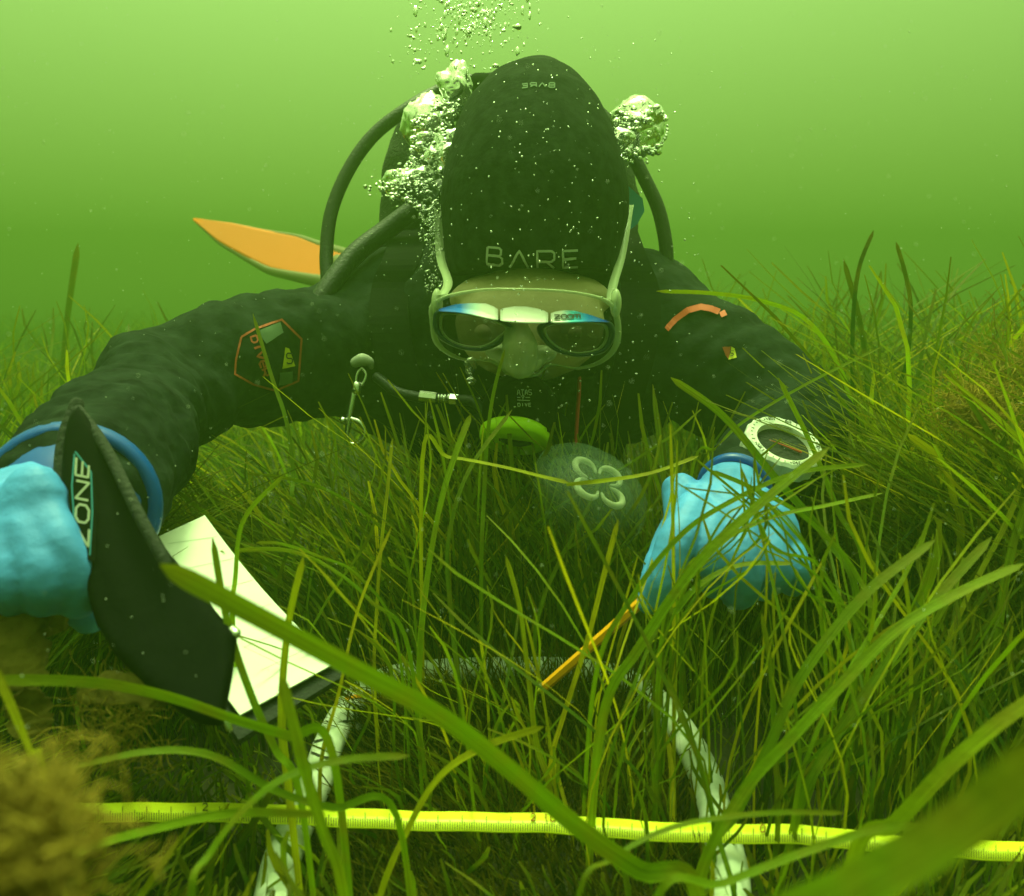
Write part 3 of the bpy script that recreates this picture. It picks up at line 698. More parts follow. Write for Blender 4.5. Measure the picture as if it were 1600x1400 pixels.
# ------------------------------------------------------------------ pencil, slate, pouch
pen = empty('pencil', P(925, 1015, .68), 'orange pencil held point down in the blue glove on the right', 'pencil')
pa, pbb = P(834, 1088, .715), P(1020, 925, .655); dv = (pbb-pa).normalized()
MB().tube([pa+dv*.014, pbb, pbb+dv*.03], .0040, 6, 0, False).build('shaft', M['orange'], pen, False)
MB().rings([[pa+dv*h+(dv.orthogonal().normalized()*math.cos(a)+dv.cross(dv.orthogonal().normalized())*math.sin(a))*r_ for a in [2*PI*k/8 for k in range(8)]] for h, r_ in ((.0145, .0040), (.003, .0011))]).build('wood_cone', M['yelprint'], pen)
MB().tube([pa, pa+dv*.004], [.0003, .0010], 6, 0, False).build('lead', M['ink'], pen)

slate = empty('writing_slate', P(400, 960, .62), 'white writing slate tilted in the grass beside the black pouch', 'slate')
cA, cB, cD, cE = P(245, 815, .70), P(320, 805, .715), P(525, 1035, .60), P(375, 1117, .545)
cA = P(200, 860, .66)
def sheet(a, b_, c, d, th, nn=10, sag=.008, name='sheet', m=None, parent=None, dn=0):
    top_ = []; nr = (b_-a).cross(d-a).normalized()
    if nr.z < 0: nr = -nr
    V = []; F_ = []
    for s_ in (0, 1):
        for i in range(nn+1):
            for j in range(nn+1):
                u_, v_ = i/nn, j/nn
                p = a*(1-u_)*(1-v_)+b_*u_*(1-v_)+c*u_*v_+d*(1-u_)*v_
                p = p-nr*(sag*math.sin(PI*v_)*(.6+.4*u_)+dn)-nr*(th*s_); V.append(p)
    q = (nn+1)**2; g = lambda i, j, s_: s_*q+i*(nn+1)+j
    for i in range(nn):
        for j in range(nn):
            F_.append((g(i,j,0), g(i+1,j,0), g(i+1,j+1,0), g(i,j+1,0))); F_.append((g(i,j,1), g(i,j+1,1), g(i+1,j+1,1), g(i+1,j,1)))
    for i in range(nn):
        F_ += [(g(i,0,0), g(i,0,1), g(i+1,0,1), g(i+1,0,0)), (g(i,nn,0), g(i+1,nn,0), g(i+1,nn,1), g(i,nn,1)), (g(0,i,0), g(0,i+1,0), g(0,i+1,1), g(0,i,1)), (g(nn,i,0), g(nn,i,1), g(nn,i+1,1), g(nn,i+1,0))]
    return link(name, mesh(name, V, F_), m, parent, False)
sh = sheet(cA, cB, cD, cE, .0012, name='sheet', m=M['paper'], parent=slate)
def out_(p, k): ctr = (cA+cB+cD+cE)/4; return ctr+(p-ctr)*k
sheet(out_(cA, 1.03), out_(cB, 1.0), cD+(cD-cB)*.05+(cD-cE)*.03, cE+(cE-cA)*.07-(cD-cE)*.10, .005, name='board', m=M['bcd'], parent=slate, dn=.004)
SHB = bvh_of(sh.data)
strokes('ruled_line', SHB, [[(262+k*22, 850+k*30), (345+k*24, 838+k*25)] for k in (0, 1.3, 2.6, 4, 5.4, 6.6)], 0.6, M['ruled'], slate, off=.0004, step=6)

pouch = empty('slate_pouch', P(230, 900, .5), 'black pouch with lettered strap held in the blue glove at the left', 'pouch')
Ol = [(122,632),(150,665),(175,720),(215,790),(262,862),(300,905),(345,965),(371,990),(364,1060),(352,1138),(312,1136),(280,1114),(232,1076),(178,1022),(150,978),(138,930),(135,880),(120,860),(102,800),(95,740),(98,690),(108,650)]
def pd(y): return .545-.095*(y-632)/506
V0 = [P(x, y, pd(y)) for x, y in Ol]
cxx = sum(x for x, y in Ol)/len(Ol); cyy = sum(y for x, y in Ol)/len(Ol)
def shr(k, dd): return [P(cxx+(x-cxx)*k+(1-k)*0, cyy+(y-cyy)*k, pd(y)+dd) for x, y in Ol]
pb_ = MB().rings([shr(.93, -.005), shr(.99, 0), shr(1.0, .01), shr(.97, .026), shr(.90, .03)])
po_me = remeshed(pb_, .0028, 3, disp=[(.05, .003)])
link('case', po_me, M['black'], pouch)
POB = bvh_of(po_me)
stp = MB().rings([[P(x, y, pd(y)-.0085+dd) for x, y in ((112,705),(120,699),(149,738),(152,800),(148,880),(128,868),(112,830),(106,770))] for dd in (0, .004)]).build('strap_panel', M['black'], pouch, False)
STB = bvh_of(stp.data)
strokes('panel_border', STB, [[(118,706),(143,738),(145,800),(141,868)],[(117,710),(113,760),(117,820),(129,856)]], 2.4, M['teal'], pouch, off=.0006, step=4)
strokes('lettering', STB, word('ZONE', [((119,851-36*i),(1.5,-27),(20,4)) for i in range(4)]), 3.6, M['print'], pouch, off=.001, step=2)
for pts, r_ in (([P(122, 640, .555), P(165, 700, .53), P(215, 800, .50), P(258, 880, .485)], .0034), ([P(120, 632, .558), P(100, 690, .545), P(97, 770, .528), P(118, 860, .505)], .0045)):
    MB().tube(pts, r_, 10).build('edge_strap', M['bcd'], pouch)
MB().tube([P(362, 985, .478), P(368, 990, .476)], .003, 8).build('snap_stud', M['steel'], pouch)
MB().tube([P(355, 1128, .452), P(358, 1138, .452)], .002, 8).build('snap_stud', M['steel'], pouch)

# ------------------------------------------------------------------ quadrat ring and tape
quad = empty('quadrat_frame', G(800, 1200, .03), 'white tube quadrat frame lying in the seagrass under the diver', 'quadrat frame')
qz = .04
loop = [(425,1420),(440,1345),(470,1275),(497,1215),(515,1160),(545,1105),(590,1068),(660,1052),(760,1047),(880,1047),(960,1058),(1010,1084),(1050,1122),(1080,1168),(1104,1220),(1118,1275),(1134,1335),(1142,1400),(1120,1460),(1000,1500),(800,1512),(600,1500),(460,1470),(425,1420)]
qt = MB().tube([G(x, y, qz) for x, y in loop], .0122, 16, 6, False); qo = qt.build('tube', M['pvc'], quad)
QB = bvh_of(qo.data)
strokes('orange_band', QB, [[(540,1093),(552,1089),(566,1088)]], 5, M['orange'], quad, off=.0008, step=2)
for ln_ in ([(535,1128),(560,1126),(583,1128)],[(541,1130),(545,1102),(551,1100),(556,1148),(552,1105),(558,1102),(566,1132)],[(487,1176),(505,1184),(524,1186)],[(489,1160),(506,1156),(522,1170)]):
    strokes('ink_mark', QB, [ln_], 3, M['ink'], quad, off=.0008, step=2)
tape = empty('measuring_tape', G(800, 1285, .055), 'yellow measuring tape stretched across the foreground', 'measuring tape')
tt = [(60,1252),(250,1254),(420,1257),(560,1262),(700,1268),(850,1272),(1000,1282),(1250,1289),(1400,1305),(1660,1318)]
xs_, ys_ = zip(*tt); nseg = 160; a_ = []; b_ = []
for i in range(nseg+1):
    x = 40+1640*i/nseg; y = np.interp(x, xs_, ys_)+1.2*math.sin(x*.013)+.7*math.sin(x*.05)
    a_.append(G(x, y, .070)); b_.append(G(x, y+30, .062))
V = a_+b_+[p-Vector((0, 0, .0006)) for p in a_]+[p-Vector((0, 0, .0006)) for p in b_]; q = nseg+1; F_ = []
for i in range(nseg):
    F_ += [(i, i+1, q+i+1, q+i), (2*q+i, 3*q+i, 3*q+i+1, 2*q+i+1), (i, 2*q+i, 2*q+i+1, i+1), (q+i, q+i+1, 3*q+i+1, 3*q+i)]
link('band', mesh('band', V, F_), M['tape'], tape)
tk = MB()
for k in range(430):
    i = k*(nseg-1)/430; i0 = int(i); f_ = i-i0; pa_ = a_[i0].lerp(a_[i0+1], f_); pb2 = b_[i0].lerp(b_[i0+1], f_)
    ln_ = .75 if k % 10 == 0 else (.55 if k % 5 == 0 else .42); e0 = pb2; e1 = pb2.lerp(pa_, ln_); wx = Vector((.00024, 0, 0)); h = Vector((0, 0, .0007))
    n0 = len(tk.v); tk.v += [e0-wx+h, e0+wx+h, e1+wx+h, e1-wx+h]; tk.f.append((n0, n0+1, n0+2, n0+3))
tag(tk.build('tick_marks', M['ink'], tape, False), kind='stuff')
for x0, tx in ((838, '210'), (318, '2'), (1190, '0')):
    b = MB()
    for j, ch in enumerate(tx):
        i = (x0+12*j-40)/1640*nseg; i0 = int(i); pt = a_[i0]; pe = b_[i0]; xx = (a_[i0+1]-a_[i0]).normalized(); yy = (pe-pt)
        for ln_ in FONT[ch]:
            for (u0, v0), (u1_, v1_) in zip(ln_[:-1], ln_[1:]):
                p0 = pt+xx*(u0*.003)+yy*(.12+.36*v0)+Vector((0, 0, .001)); p1 = pt+xx*(u1_*.003)+yy*(.12+.36*v1_)+Vector((0, 0, .001)); b.tube([p0, p1], .00035, 4, 0, False)
    b.build('figure', M['ink'] if tx == '2' else M['redprint'], tape, False)

# ------------------------------------------------------------------ jellyfish
jel = empty('jellyfish', P(925, 770, .80), 'clear moon jellyfish with four pale horseshoe rings drifting before the chest', 'jellyfish')
jc = P(922, 772, .80); ja = (up*.66-fw*.60+rt*.42).normalized(); jx = (rt-ja*rt.dot(ja)).normalized(); jy = ja.cross(jx)
n = 56; R_ = []
for i in range(15):
    t_ = i/14; a = t_*PI*.56; rr_ = .056*math.sin(a)/math.sin(PI*.5); h = .030*math.cos(a)
    R_.append([jc+ja*h+(jx*math.cos(2*PI*k/n)+jy*math.sin(2*PI*k/n))*(max(rr_, .0004)*(1+.018*math.sin(8*2*PI*k/n)*t_+.03*math.sin(3*2*PI*k/n+1)*t_)) for k in range(n)])
MB().rings(R_, False).build('bell', M['jelly'], jel)
R2 = [[p-ja*.004*(1+.8*math.sin(i)) for p in r_] for i, r_ in enumerate(R_[:12])]
MB().rings([[jc+(p-jc)*.82-ja*.004 for p in r_] for r_ in R_[:13]], False).build('inner_bell', M['jelly'], jel)
for k in range(4):
    a0 = PI/4+k*PI/2; ctr = jc+(jx*math.cos(a0)+jy*math.sin(a0))*.0175+ja*.016
    pts = []
    for i in range(9):
        b3 = a0+PI+math.radians(45)+math.radians(270)*i/8
        pts.append(ctr+(jx*math.cos(b3)*.0105+jy*math.sin(b3)*.0105))
    MB().tube(pts, [.0012, .0028, .0034, .0028, .0012], 8).build('gonad', M['gonad'], jel)
tm = MB()
for k in range(120):
    a = 2*PI*k/120; p = R_[14][int(k/120*n)]; tm.tube([p, p-ja*.006+jx*.001*math.sin(k), p-ja*.012], [.0003, .0002], 4, 2, False)
tag(tm.build('tentacle_fringe', M['jelly'], jel), kind='stuff')
for k in range(4):
    a0 = k*PI/2+.3; q = jx*math.cos(a0)+jy*math.sin(a0); pth = smooth_path([jc+ja*.002, jc+q*.018-ja*.014, jc+q*.030-ja*.034, jc+q*.026-ja*.05], 5)
    MB().rings([[p+q.cross(ja)*(.006*math.cos(i*1.3)), p-q.cross(ja)*.003+ja*.002*math.sin(i)] for i, p in enumerate(pth)], False, False).build('oral_arm', M['jelly'], jel)

# ------------------------------------------------------------------ bubbles
def bubble_mesh(c, r, squash, seed, ns=16, wob=.18):
    b = MB(); b.ell(Vector((0, 0, 0)), r, r, r*squash, Vector((1,0,0)), Vector((0,1,0)), Vector((0,0,1)), ns, max(6, ns*5//8))
    rp = .10 if ns >= 30 else 0
    return [c+v*(1+wob*noise.noise(v/r*1.1+Vector((seed*3.1, seed, 0)))+rp*noise.noise(v/r*4+Vector((seed, 0, 7)))+rp*.5*noise.noise(v/r*9)) - (Vector((0, 0, .35*r)) if v.z < -.2*r and squash < .8 else Vector((0,0,0)))*0 for v in b.v], b.f
def big_bubble(px, py, d, rpx, squash, label, seed, ns=56, wob=.35):
    r = rpx*d/FPX; vs_, fs_ = bubble_mesh(P(px, py, d), r, squash, seed, ns, wob)
    return tag(link('air_bubble', mesh('air_bubble', vs_, fs_), M['bubble']), label, 'bubble', 'large exhaled air bubbles')
big_bubble(712, 135, 1.0, 27, 1.25, 'large pointed air bubble touching the upper left of the hood', 1)
big_bubble(668, 195, 1.02, 42, 1.1, 'largest round air bubble left of the hood', 2, wob=.25)
big_bubble(643, 282, 1.0, 42, .6, 'wide flattened air bubble at the outer left of the plume', 3, wob=.5)
big_bubble(700, 240, .98, 26, 1.3, 'tall air bubble pressed against the left side of the hood', 4, wob=.5)
big_bubble(992, 180, 1.05, 42, .62, 'bright domed air bubble at the upper right of the hood', 5, wob=.35)
big_bubble(1000, 205, 1.07, 38, 1.0, 'clear ring-like air bubble below the bright dome on the right', 6, wob=.2)
big_bubble(972, 215, 1.0, 18, .8, 'small air bubble wedged between hood and ring bubble on the right', 7)
big_bubble(803, 106, 1.05, 12, .7, 'small air bubble peeking over the top left of the hood', 8)
big_bubble(735, 572, .86, 9, 1.6, 'elongated air bubble escaping below the left mask lens', 9)
big_bubble(737, 595, .87, 7, .9, 'little air bubble lowest beneath the left mask lens', 10)
def cloud(name, label, gen, n, ns=8):
    V = []; F_ = []
    for k in range(n):
        px, py, d, rp, sq = gen(k); r = rp*d/FPX; v_, f_ = bubble_mesh(P(px, py, d), r, sq, k*.37, ns, .75); b0 = len(V); V += v_; F_ += [tuple(i+b0 for i in f) for f in f_]
    o = link(name, mesh(name, V, F_), M['bubble']); tag(o, label, 'bubbles', kind='stuff'); return o
R = random.Random(3)
def left_plume(k):
    t_ = R.random()
    if t_ < .45:   # froth beside hood
        y = R.uniform(150, 330); xr = np.interp(y, (150, 200, 250, 330), (722, 705, 698, 690)); xl = np.interp(y, (150, 190, 250, 280, 310, 330), (690, 640, 640, 600, 605, 660)); x = R.uniform(xl, xr)
        return x, y, R.uniform(.93, 1.02), R.lognormvariate(.9, .5), R.uniform(.5, 1.2)
    if t_ < .65:
        return R.gauss(640, 30), R.gauss(290, 12), R.uniform(.93, 1.0), R.lognormvariate(.8, .45), R.uniform(.6, 1)
    y = R.uniform(320, 460); return R.gauss(np.interp(y, (320, 460), (668, 684)), 9), y, R.uniform(.93, .97), R.lognormvariate(.35, .5), R.uniform(.7, 1.2)
cloud('bubble_froth', 'froth of small air bubbles streaming up the left side of the hood', left_plume, 800)
def right_froth(k):
    if k < 60:
        a = R.uniform(-1.2, 2.4); return 1003+40*math.cos(a), 200-42*math.sin(a) if k % 2 else 200+36*math.sin(a), R.uniform(1.02, 1.06), R.lognormvariate(1.0, .4), R.uniform(.6, 1.1)
    if k < 110: return R.uniform(950, 1020), R.uniform(165, 215), R.uniform(1.0, 1.05), R.lognormvariate(1.2, .4), R.uniform(.5, 1)
    return R.gauss(985, 14), R.uniform(230, 255), R.uniform(1.0, 1.05), R.lognormvariate(1.0, .45), R.uniform(.6, 1.1)
cloud('bubble_froth', 'cluster of bright air bubbles beside the right side of the hood', right_froth, 150)
def top_rise(k):
    if k < 36: return R.uniform(640, 850), R.uniform(-10, 62), R.uniform(.95, 1.2), R.lognormvariate(1.25, .55), R.uniform(.3, .6)
    if k < 400: return R.gauss(735, 45), R.gauss(26, 24), R.uniform(.95, 1.25), R.lognormvariate(.05, .5), R.uniform(1.0, 2.6)
    if k < 460: return R.gauss(735, 60), R.uniform(40, 110), R.uniform(.95, 1.2), R.lognormvariate(.2, .6), R.uniform(.5, 1.8)
    return R.gauss(652, 8), R.uniform(55, 120), R.uniform(.95, 1.1), R.lognormvariate(.8, .6), R.uniform(.5, 1)
cloud('rising_bubbles', 'scatter of small bubbles rising above the hood to the top edge', top_rise, 480)
def specks(k):
    if k < 260: return R.gauss(860, 90), R.uniform(60, 640), R.uniform(.70, .80), R.uniform(.5, 1.6), 1
    return R.uniform(560, 1100), R.uniform(20, 700), R.uniform(.6, 1.0), R.uniform(.4, 1.3), 1
cloud('fine_bubbles', 'fine bright specks of air drifting in front of the black hood', specks, 420, 6)
V = []; F_ = []
for k in range(1300):
    d = R.uniform(.30, .95); px = R.uniform(0, 1600); py = R.uniform(0, 1150); r = R.uniform(.00015, .00045)*min(1, d/.4+.25)
    p = P(px, py, d); b0 = len(V)
    for s_ in ((1,0,0),(-1,0,0),(0,1,0),(0,-1,0),(0,0,1),(0,0,-1)): V.append(p+Vector(s_)*r*R.uniform(.6, 1.3))
    F_ += [tuple(b0+i for i in f) for f in ((0,2,4),(2,1,4),(1,3,4),(3,0,4),(2,0,5),(1,2,5),(3,1,5),(0,3,5))]
tag(link('floating_silt', mesh('floating_silt', V, F_), M['snow']), 'pale silt particles suspended throughout the water', 'silt', kind='stuff')

# ------------------------------------------------------------------ seagrass
def set_attr(me, name, vals):
    a_ = me.attributes.new(name, 'FLOAT', 'POINT'); a_.data.foreach_set('value', np.asarray(vals, dtype=np.float32))
def ribbon(path, width, face, fold=.18):
    """leaf-shaped strip with a folded midrib, rounded tip at the end of the path"""
    V = []; al = []; F_ = []; n = len(path)
    for i, p in enumerate(path):
        t_ = i/(n-1); tn = (path[min(i+1, n-1)]-path[max(i-1, 0)]).normalized()
        sd_ = tn.cross(face).normalized(); nn = sd_.cross(tn)
        tw = .5*math.sin(t_*3.1+face.x*5); sd_ = (sd_*math.cos(tw)+nn*math.sin(tw)); nn = sd_.cross(tn)
        wv = width/2*(min(1, .72+t_*1.2))*min(1, math.sqrt(max(0, 1-((t_-.95)/.05)**2)) if t_ > .95 else 1)
        wv = max(wv, width*.06)
        V += [p-sd_*wv, p-nn*width*fold*.5, p+sd_*wv]; al += [t_]*3
        if i: q = 3*(i-1); F_ += [(q, q+1, q+4, q+3), (q+1, q+2, q+5, q+4)]
    return V, F_, al
# each: pixels from root end to tip, depth at root end, depth at tip, width in px, tint 0..1, label
HERO = [
 ([(1090,1400),(1000,1360),(900,1290),(800,1205),(690,1120),(560,1048),(400,962),(250,882)], .40, .33, 34, .45, 'broadest olive seagrass blade, slanting from the slate down across the middle'),
 ([(1330,740),(1335,660),(1310,570),(1260,500),(1190,470),(1110,458),(1026,455)], 1.1, .95, 8, .55, 'thin blade bending over the right shoulder with its tip pointing left'),
 ([(1335,720),(1332,600),(1333,500),(1342,420),(1365,360)], 1.15, 1.15, 7, .05, 'tallest dark blade right of the diver, tip curling right'),
 ([(1400,720),(1402,620),(1418,560),(1423,480),(1415,430),(1400,378)], 1.15, 1.15, 7, .05, 'tall dark blade with a kinked stem, right of the tallest one'),
 ([(1358,720),(1356,610),(1345,510),(1318,405)], 1.2, 1.2, 9, .1, 'tall blade leaning left between the two tallest on the right'),
 ([(95,700),(98,600),(105,500),(122,380)], 1.9, 1.9, 11, .2, 'tall hazy blade standing alone at the far left'),
 ([(1105,1340),(1150,1270),(1200,1170),(1250,1060),(1350,930),(1462,842)], .50, .52, 18, .35, 'wide blade rising right from the tape, its blunt tip left of the brightest long blade'),
 ([(1090,1380),(1160,1240),(1230,1160),(1300,1085),(1400,985),(1500,925),(1600,880)], .46, .50, 19, .55, 'brightest long blade sweeping from the tape to the right edge'),
 ([(1250,1260),(1300,1160),(1370,1060),(1450,950),(1550,838)], .55, .6, 17, .4, 'blade ending just above the brightest long blade at the right'),
 ([(1330,1350),(1400,1285),(1480,1200),(1560,1130),(1640,1075)], .40, .38, 26, .65, 'broad yellow blade leaving the right edge low down'),
 ([(900,2300),(1000,1750),(1180,1480),(1330,1390),(1500,1290),(1640,1180)], .20, .13, 95, .35, 'huge blurred blade filling the lower right corner'),
 ([(860,1240),(838,1160),(826,1060),(812,950),(790,868)], .60, .62, 10, .7, 'upright yellow blade in the middle with tip above the pencil point'),
 ([(860,1200),(880,1120),(918,1000),(942,905),(966,812)], .60, .6, 9, .95, 'bright yellow blade whose tip ends below the jellyfish'),
 ([(585,1060),(588,960),(596,850),(606,760),(613,685)], .70, .75, 6, .8, 'slim yellow upright blade left of centre'),
 ([(500,1210),(530,1080),(560,950),(612,822)], .58, .6, 8, .9, 'brownish blade crossing the slim yellow upright blade'),
 ([(452,1240),(440,1120),(450,980),(474,870)], .50, .5, 14, .75, 'yellow blade standing before the right edge of the slate'),
 ([(470,1250),(430,1170),(390,1080),(355,970),(332,840)], .47, .48, 13, .5, 'blade crossing the slate from bottom right to top left'),
 ([(540,1420),(505,1300),(478,1210),(458,1130),(440,1060)], .38, .38, 20, .6, 'thick blade below the slate crossing the tape'),
 ([(366,1010),(368,900),(382,810),(445,741)], .58, .62, 8, .6, 'curved blade arching up right over the slate corner'),
 ([(640,900),(590,820),(520,770),(450,748),(385,740)], .75, .78, 6, .35, 'thin arched blade above the slate with tip pointing left'),
 ([(640,1020),(580,940),(520,890),(450,860),(365,860)], .60, .62, 8, .3, 'bright green arched blade whose tip touches the slate'),
 ([(620,1000),(560,900),(500,870),(440,850),(400,848)], .66, .66, 6, .35, 'thin green blade just above the bright arched blade'),
 ([(520,1180),(450,1150),(370,1125),(260,1088),(140,1066),(-20,1062)], .46, .42, 18, .4, 'horizontal blade running to the left edge below the blue glove'),
 ([(75,1240),(50,1180),(25,1120),(-10,1040)], .36, .36, 15, .8, 'short orange-edged blade at the lower left edge'),
 ([(620,1275),(520,1262),(430,1235),(330,1180),(230,1174),(110,1200)], .45, .42, 13, .4, 'low arched blade above the left part of the tape'),
 ([(60,1400),(130,1330),(260,1290),(370,1270),(500,1272)], .38, .42, 15, .6, 'yellowish blade arching under the left part of the tape'),
 ([(456,820),(458,740),(448,660),(425,590),(395,490)], .85, .9, 7, .35, 'long thin blade before the sleeve badge'),
 ([(660,720),(700,714),(780,728),(850,745),(888,754)], .72, .72, 8, .75, 'left half of the bent yellow blade before the jellyfish'),
 ([(885,757),(950,750),(1020,738),(1092,712)], .72, .74, 8, .8, 'right half of the bent yellow blade before the jellyfish'),
 ([(752,900),(756,780),(762,680),(772,610),(789,545)], .75, .78, 7, .4, 'upright blade reaching the nose pocket of the mask'),
 ([(655,1050),(668,900),(690,780),(715,700),(735,648)], .68, .72, 11, .6, 'leaning blade left of the lime spare regulator'),
 ([(940,1130),(1000,1010),(1090,880),(1190,785),(1296,698)], .54, .56, 17, .6, 'broad olive blade lying diagonally over the right glove'),
 ([(930,1060),(990,930),(1060,840),(1130,790),(1240,740),(1356,725)], .58, .6, 9, .6, 'narrower blade over the right glove ending below the compass'),
 ([(1500,860),(1490,780),(1470,720),(1418,678)], .75, .75, 12, .75, 'short curved brownish blade at the right'),
 ([(1350,900),(1310,800),(1270,700),(1216,590)], .72, .75, 9, .6, 'blade crossing the compass ring'),
 ([(1340,950),(1290,840),(1210,745),(1130,650),(1048,590)], .68, .72, 13, .3, 'dark green blade running from the chest past the compass'),
 ([(1080,745),(1120,700),(1160,660),(1260,600),(1380,540)], .80, .84, 5, .5, 'thin pale blade rising to the right above the compass'),
 ([(1035,1000),(1060,950),(1100,908),(1160,882),(1240,880)], .60, .6, 11, .5, 'bright arched blade across the fingers of the right glove'),
 ([(1215,1300),(1210,1160),(1205,1050),(1190,958)], .55, .55, 9, .3, 'upright green blade below the right glove'),
 ([(590,1420),(640,1290),(690,1210),(760,1165),(850,1135)], .48, .48, 12, .75, 'yellow blade bending right over the broad middle blade'),
 ([(1060,1200),(1065,1000),(1045,820),(1020,600)], .72, .78, 9, .3, 'tall green blade between jellyfish and right glove'),
 ([(1150,1420),(1120,1300),(1090,1180),(1040,1050)], .5, .55, 9, .3, 'blade in front of the right side of the quadrat tube'),
 ([(1060,940),(1110,860),(1200,810),(1290,790),(1380,770)], .62, .65, 8, .55, 'blade fanning right over the knuckles of the right glove'),
 ([(1360,1000),(1340,900),(1260,810),(1170,760),(1110,735)], .62, .66, 8, .5, 'blade fanning left over the wrist of the right glove'),
 ([(720,1100),(705,960),(700,850),(730,740),(800,640)], .68, .75, 9, .25, 'dark leaning blade in front of the lime regulator'),
 ([(300,1440),(330,1330),(420,1230),(520,1190),(640,1180)], .36, .40, 14, .35, 'dark green blade crossing the tape at the lower left'),
 ([(900,1420),(960,1340),(1060,1290),(1200,1270),(1320,1270)], .38, .42, 10, .3, 'dark blade lying along the underside of the tape at the right'),
 ([(1020,1420),(1130,1380),(1260,1330),(1400,1290),(1520,1310)], .36, .38, 14, .5, 'low yellow-green blade near the bottom right of the tape'),
]
for pts, da, db, wp, tint_, lab in HERO:
    path = []; m_ = len(pts)
    for i, (x, y) in enumerate(pts): path.append(P(x, y, da+(db-da)*i/(m_-1)))
    p0 = path[0]
    if p0.z > .03 and 'right half' not in lab:
        root = Vector((p0.x+(p0.x-path[1].x)*.25, p0.y+.02, -.01)); path = [root]+path
    path = smooth_path(path, 7); dm = (da+db)/2
    face = (CAM-path[len(path)//2]).normalized()+Vector((random.uniform(-.35, .35), random.uniform(-.3, .3), random.uniform(-.2, .5)))
    V, F_, al = ribbon(path, wp*dm/FPX*.92, face.normalized())
    me = mesh('seagrass_blade', V, F_); set_attr(me, 'along', al); set_attr(me, 'rnd', [tint_+random.uniform(-.04, .04)]*len(V)); set_attr(me, 'across', [-1, 0, 1]*(len(V)//3))
    tag(link('seagrass_blade', me, M['blade']), lab, 'seagrass', 'single seagrass blades in the foreground')

def meadow(name, label, roots, h, width, nseg=7, lean=None, tint_=None, sw=1.0):
    """roots (n,2); returns one mesh of curved strips"""
    n = len(roots); t_ = np.linspace(0, 1, nseg+1)
    az = rng.uniform(0, 2*PI, n); L_ = h*rng.uniform(.02, .62, n)
    if lean is not None: lx, ly = lean[:, 0]+np.cos(az)*L_, lean[:, 1]+np.sin(az)*L_
    else: lx, ly = np.cos(az)*L_, np.sin(az)*L_
    sway = np.array([[noise.noise(Vector((float(a)*3.2, float(b)*3.2, 1.5))), noise.noise(Vector((float(a)*3.2, float(b)*3.2, 9.5)))] for a, b in roots])
    lx = lx*.6+sway[:, 0]*h*1.3*sw; ly = ly*.6+sway[:, 1]*h*.7*sw
    p2 = rng.uniform(1.4, 2.8, n); az2 = rng.uniform(0, 2*PI, n); cv = h*rng.uniform(0, .22, n)
    droop = rng.uniform(0, .35, n)**1.5
    T = t_[None, :]
    X = roots[:, 0:1]+lx[:, None]*T**p2[:, None]+(np.cos(az2)*cv)[:, None]*np.sin(T*PI*1.5)
    Y = roots[:, 1:2]+ly[:, None]*T**p2[:, None]+(np.sin(az2)*cv)[:, None]*np.sin(T*PI*1.5)
    Zz = h[:, None]*(T-droop[:, None]*T**3)-.012
    fa = rng.uniform(0, PI, n); tw = rng.uniform(-.8, .8, n)
    ang = fa[:, None]+tw[:, None]*T
    wv = width[:, None]/2*np.where(T > .9, np.sqrt(np.clip(1-((T-.9)/.1)**2, .22, 1)), 1)*(.8+.2*T)
    dx, dy = np.cos(ang)*wv, np.sin(ang)*wv
    A = np.stack([X-dx, Y-dy, Zz], -1); B = np.stack([X+dx, Y+dy, Zz+wv*.3], -1)
    V = np.stack([A, B], 2).reshape(-1, 3)
    base = (np.arange(n)*(nseg+1)*2)[:, None]+(np.arange(nseg)*2)[None, :]
    F_ = np.stack([base, base+1, base+3, base+2], -1).reshape(-1, 4)
    me = bpy.data.meshes.new(name); me.vertices.add(len(V)); me.vertices.foreach_set('co', V.astype(np.float32).ravel())
    me.loops.add(F_.size); me.loops.foreach_set('vertex_index', F_.astype(np.int32).ravel())
    me.polygons.add(len(F_)); me.polygons.foreach_set('loop_start', np.arange(0, F_.size, 4, dtype=np.int32)); me.polygons.foreach_set('loop_total', np.full(len(F_), 4, dtype=np.int32))
    me.update(calc_edges=True)
    al = np.repeat(np.tile(t_, n), 2); rn = np.repeat(tint_ if tint_ is not None else rng.beta(.6, 1.5, n), (nseg+1)*2)
    set_attr(me, 'along', al); set_attr(me, 'rnd', rn); set_attr(me, 'across', np.tile([-1, 1], n*(nseg+1)))
    return tag(link(name, me, M['blade']), label, 'seagrass', kind='stuff')
def canopy_limit(x, y, table):
    """greatest height so that the leaf stays under the canopy line seen at that place"""
    d = y*math.cos(PITCH)+.1; px = 800+FPX*x/d
    yy = np.interp(px, *zip(*table)); return CAM.z+d*(-math.sin(PITCH)+(700-yy)/FPX*math.cos(PITCH))
FRONT = [(-200,1230),(100,1260),(200,1310),(1300,1318),(1450,1260),(1700,1200)]
NEAR = [(-200,1120),(150,1130),(250,1150),(420,1150),(480,1260),(590,1230),(620,1080),(700,980),(1000,980),(1030,1130),(1080,1220),(1140,1210),(1170,1000),(1300,880),(1450,780),(1700,700)]
MID = [(-200,640),(0,640),(250,740),(380,720),(450,700),(560,720),(700,660),(900,650),(1000,640),(1080,640),(1180,740),(1330,600),(1420,500),(1600,440),(1900,430)]
def clump(xs, ys, f=1.3, lo=.55, hi=1.35):
    return np.array([lo+(hi-lo)*min(1, max(0, .5+.9*noise.noise(Vector((float(a)*f, float(b)*f, 5.0))))) for a, b in zip(xs, ys)])
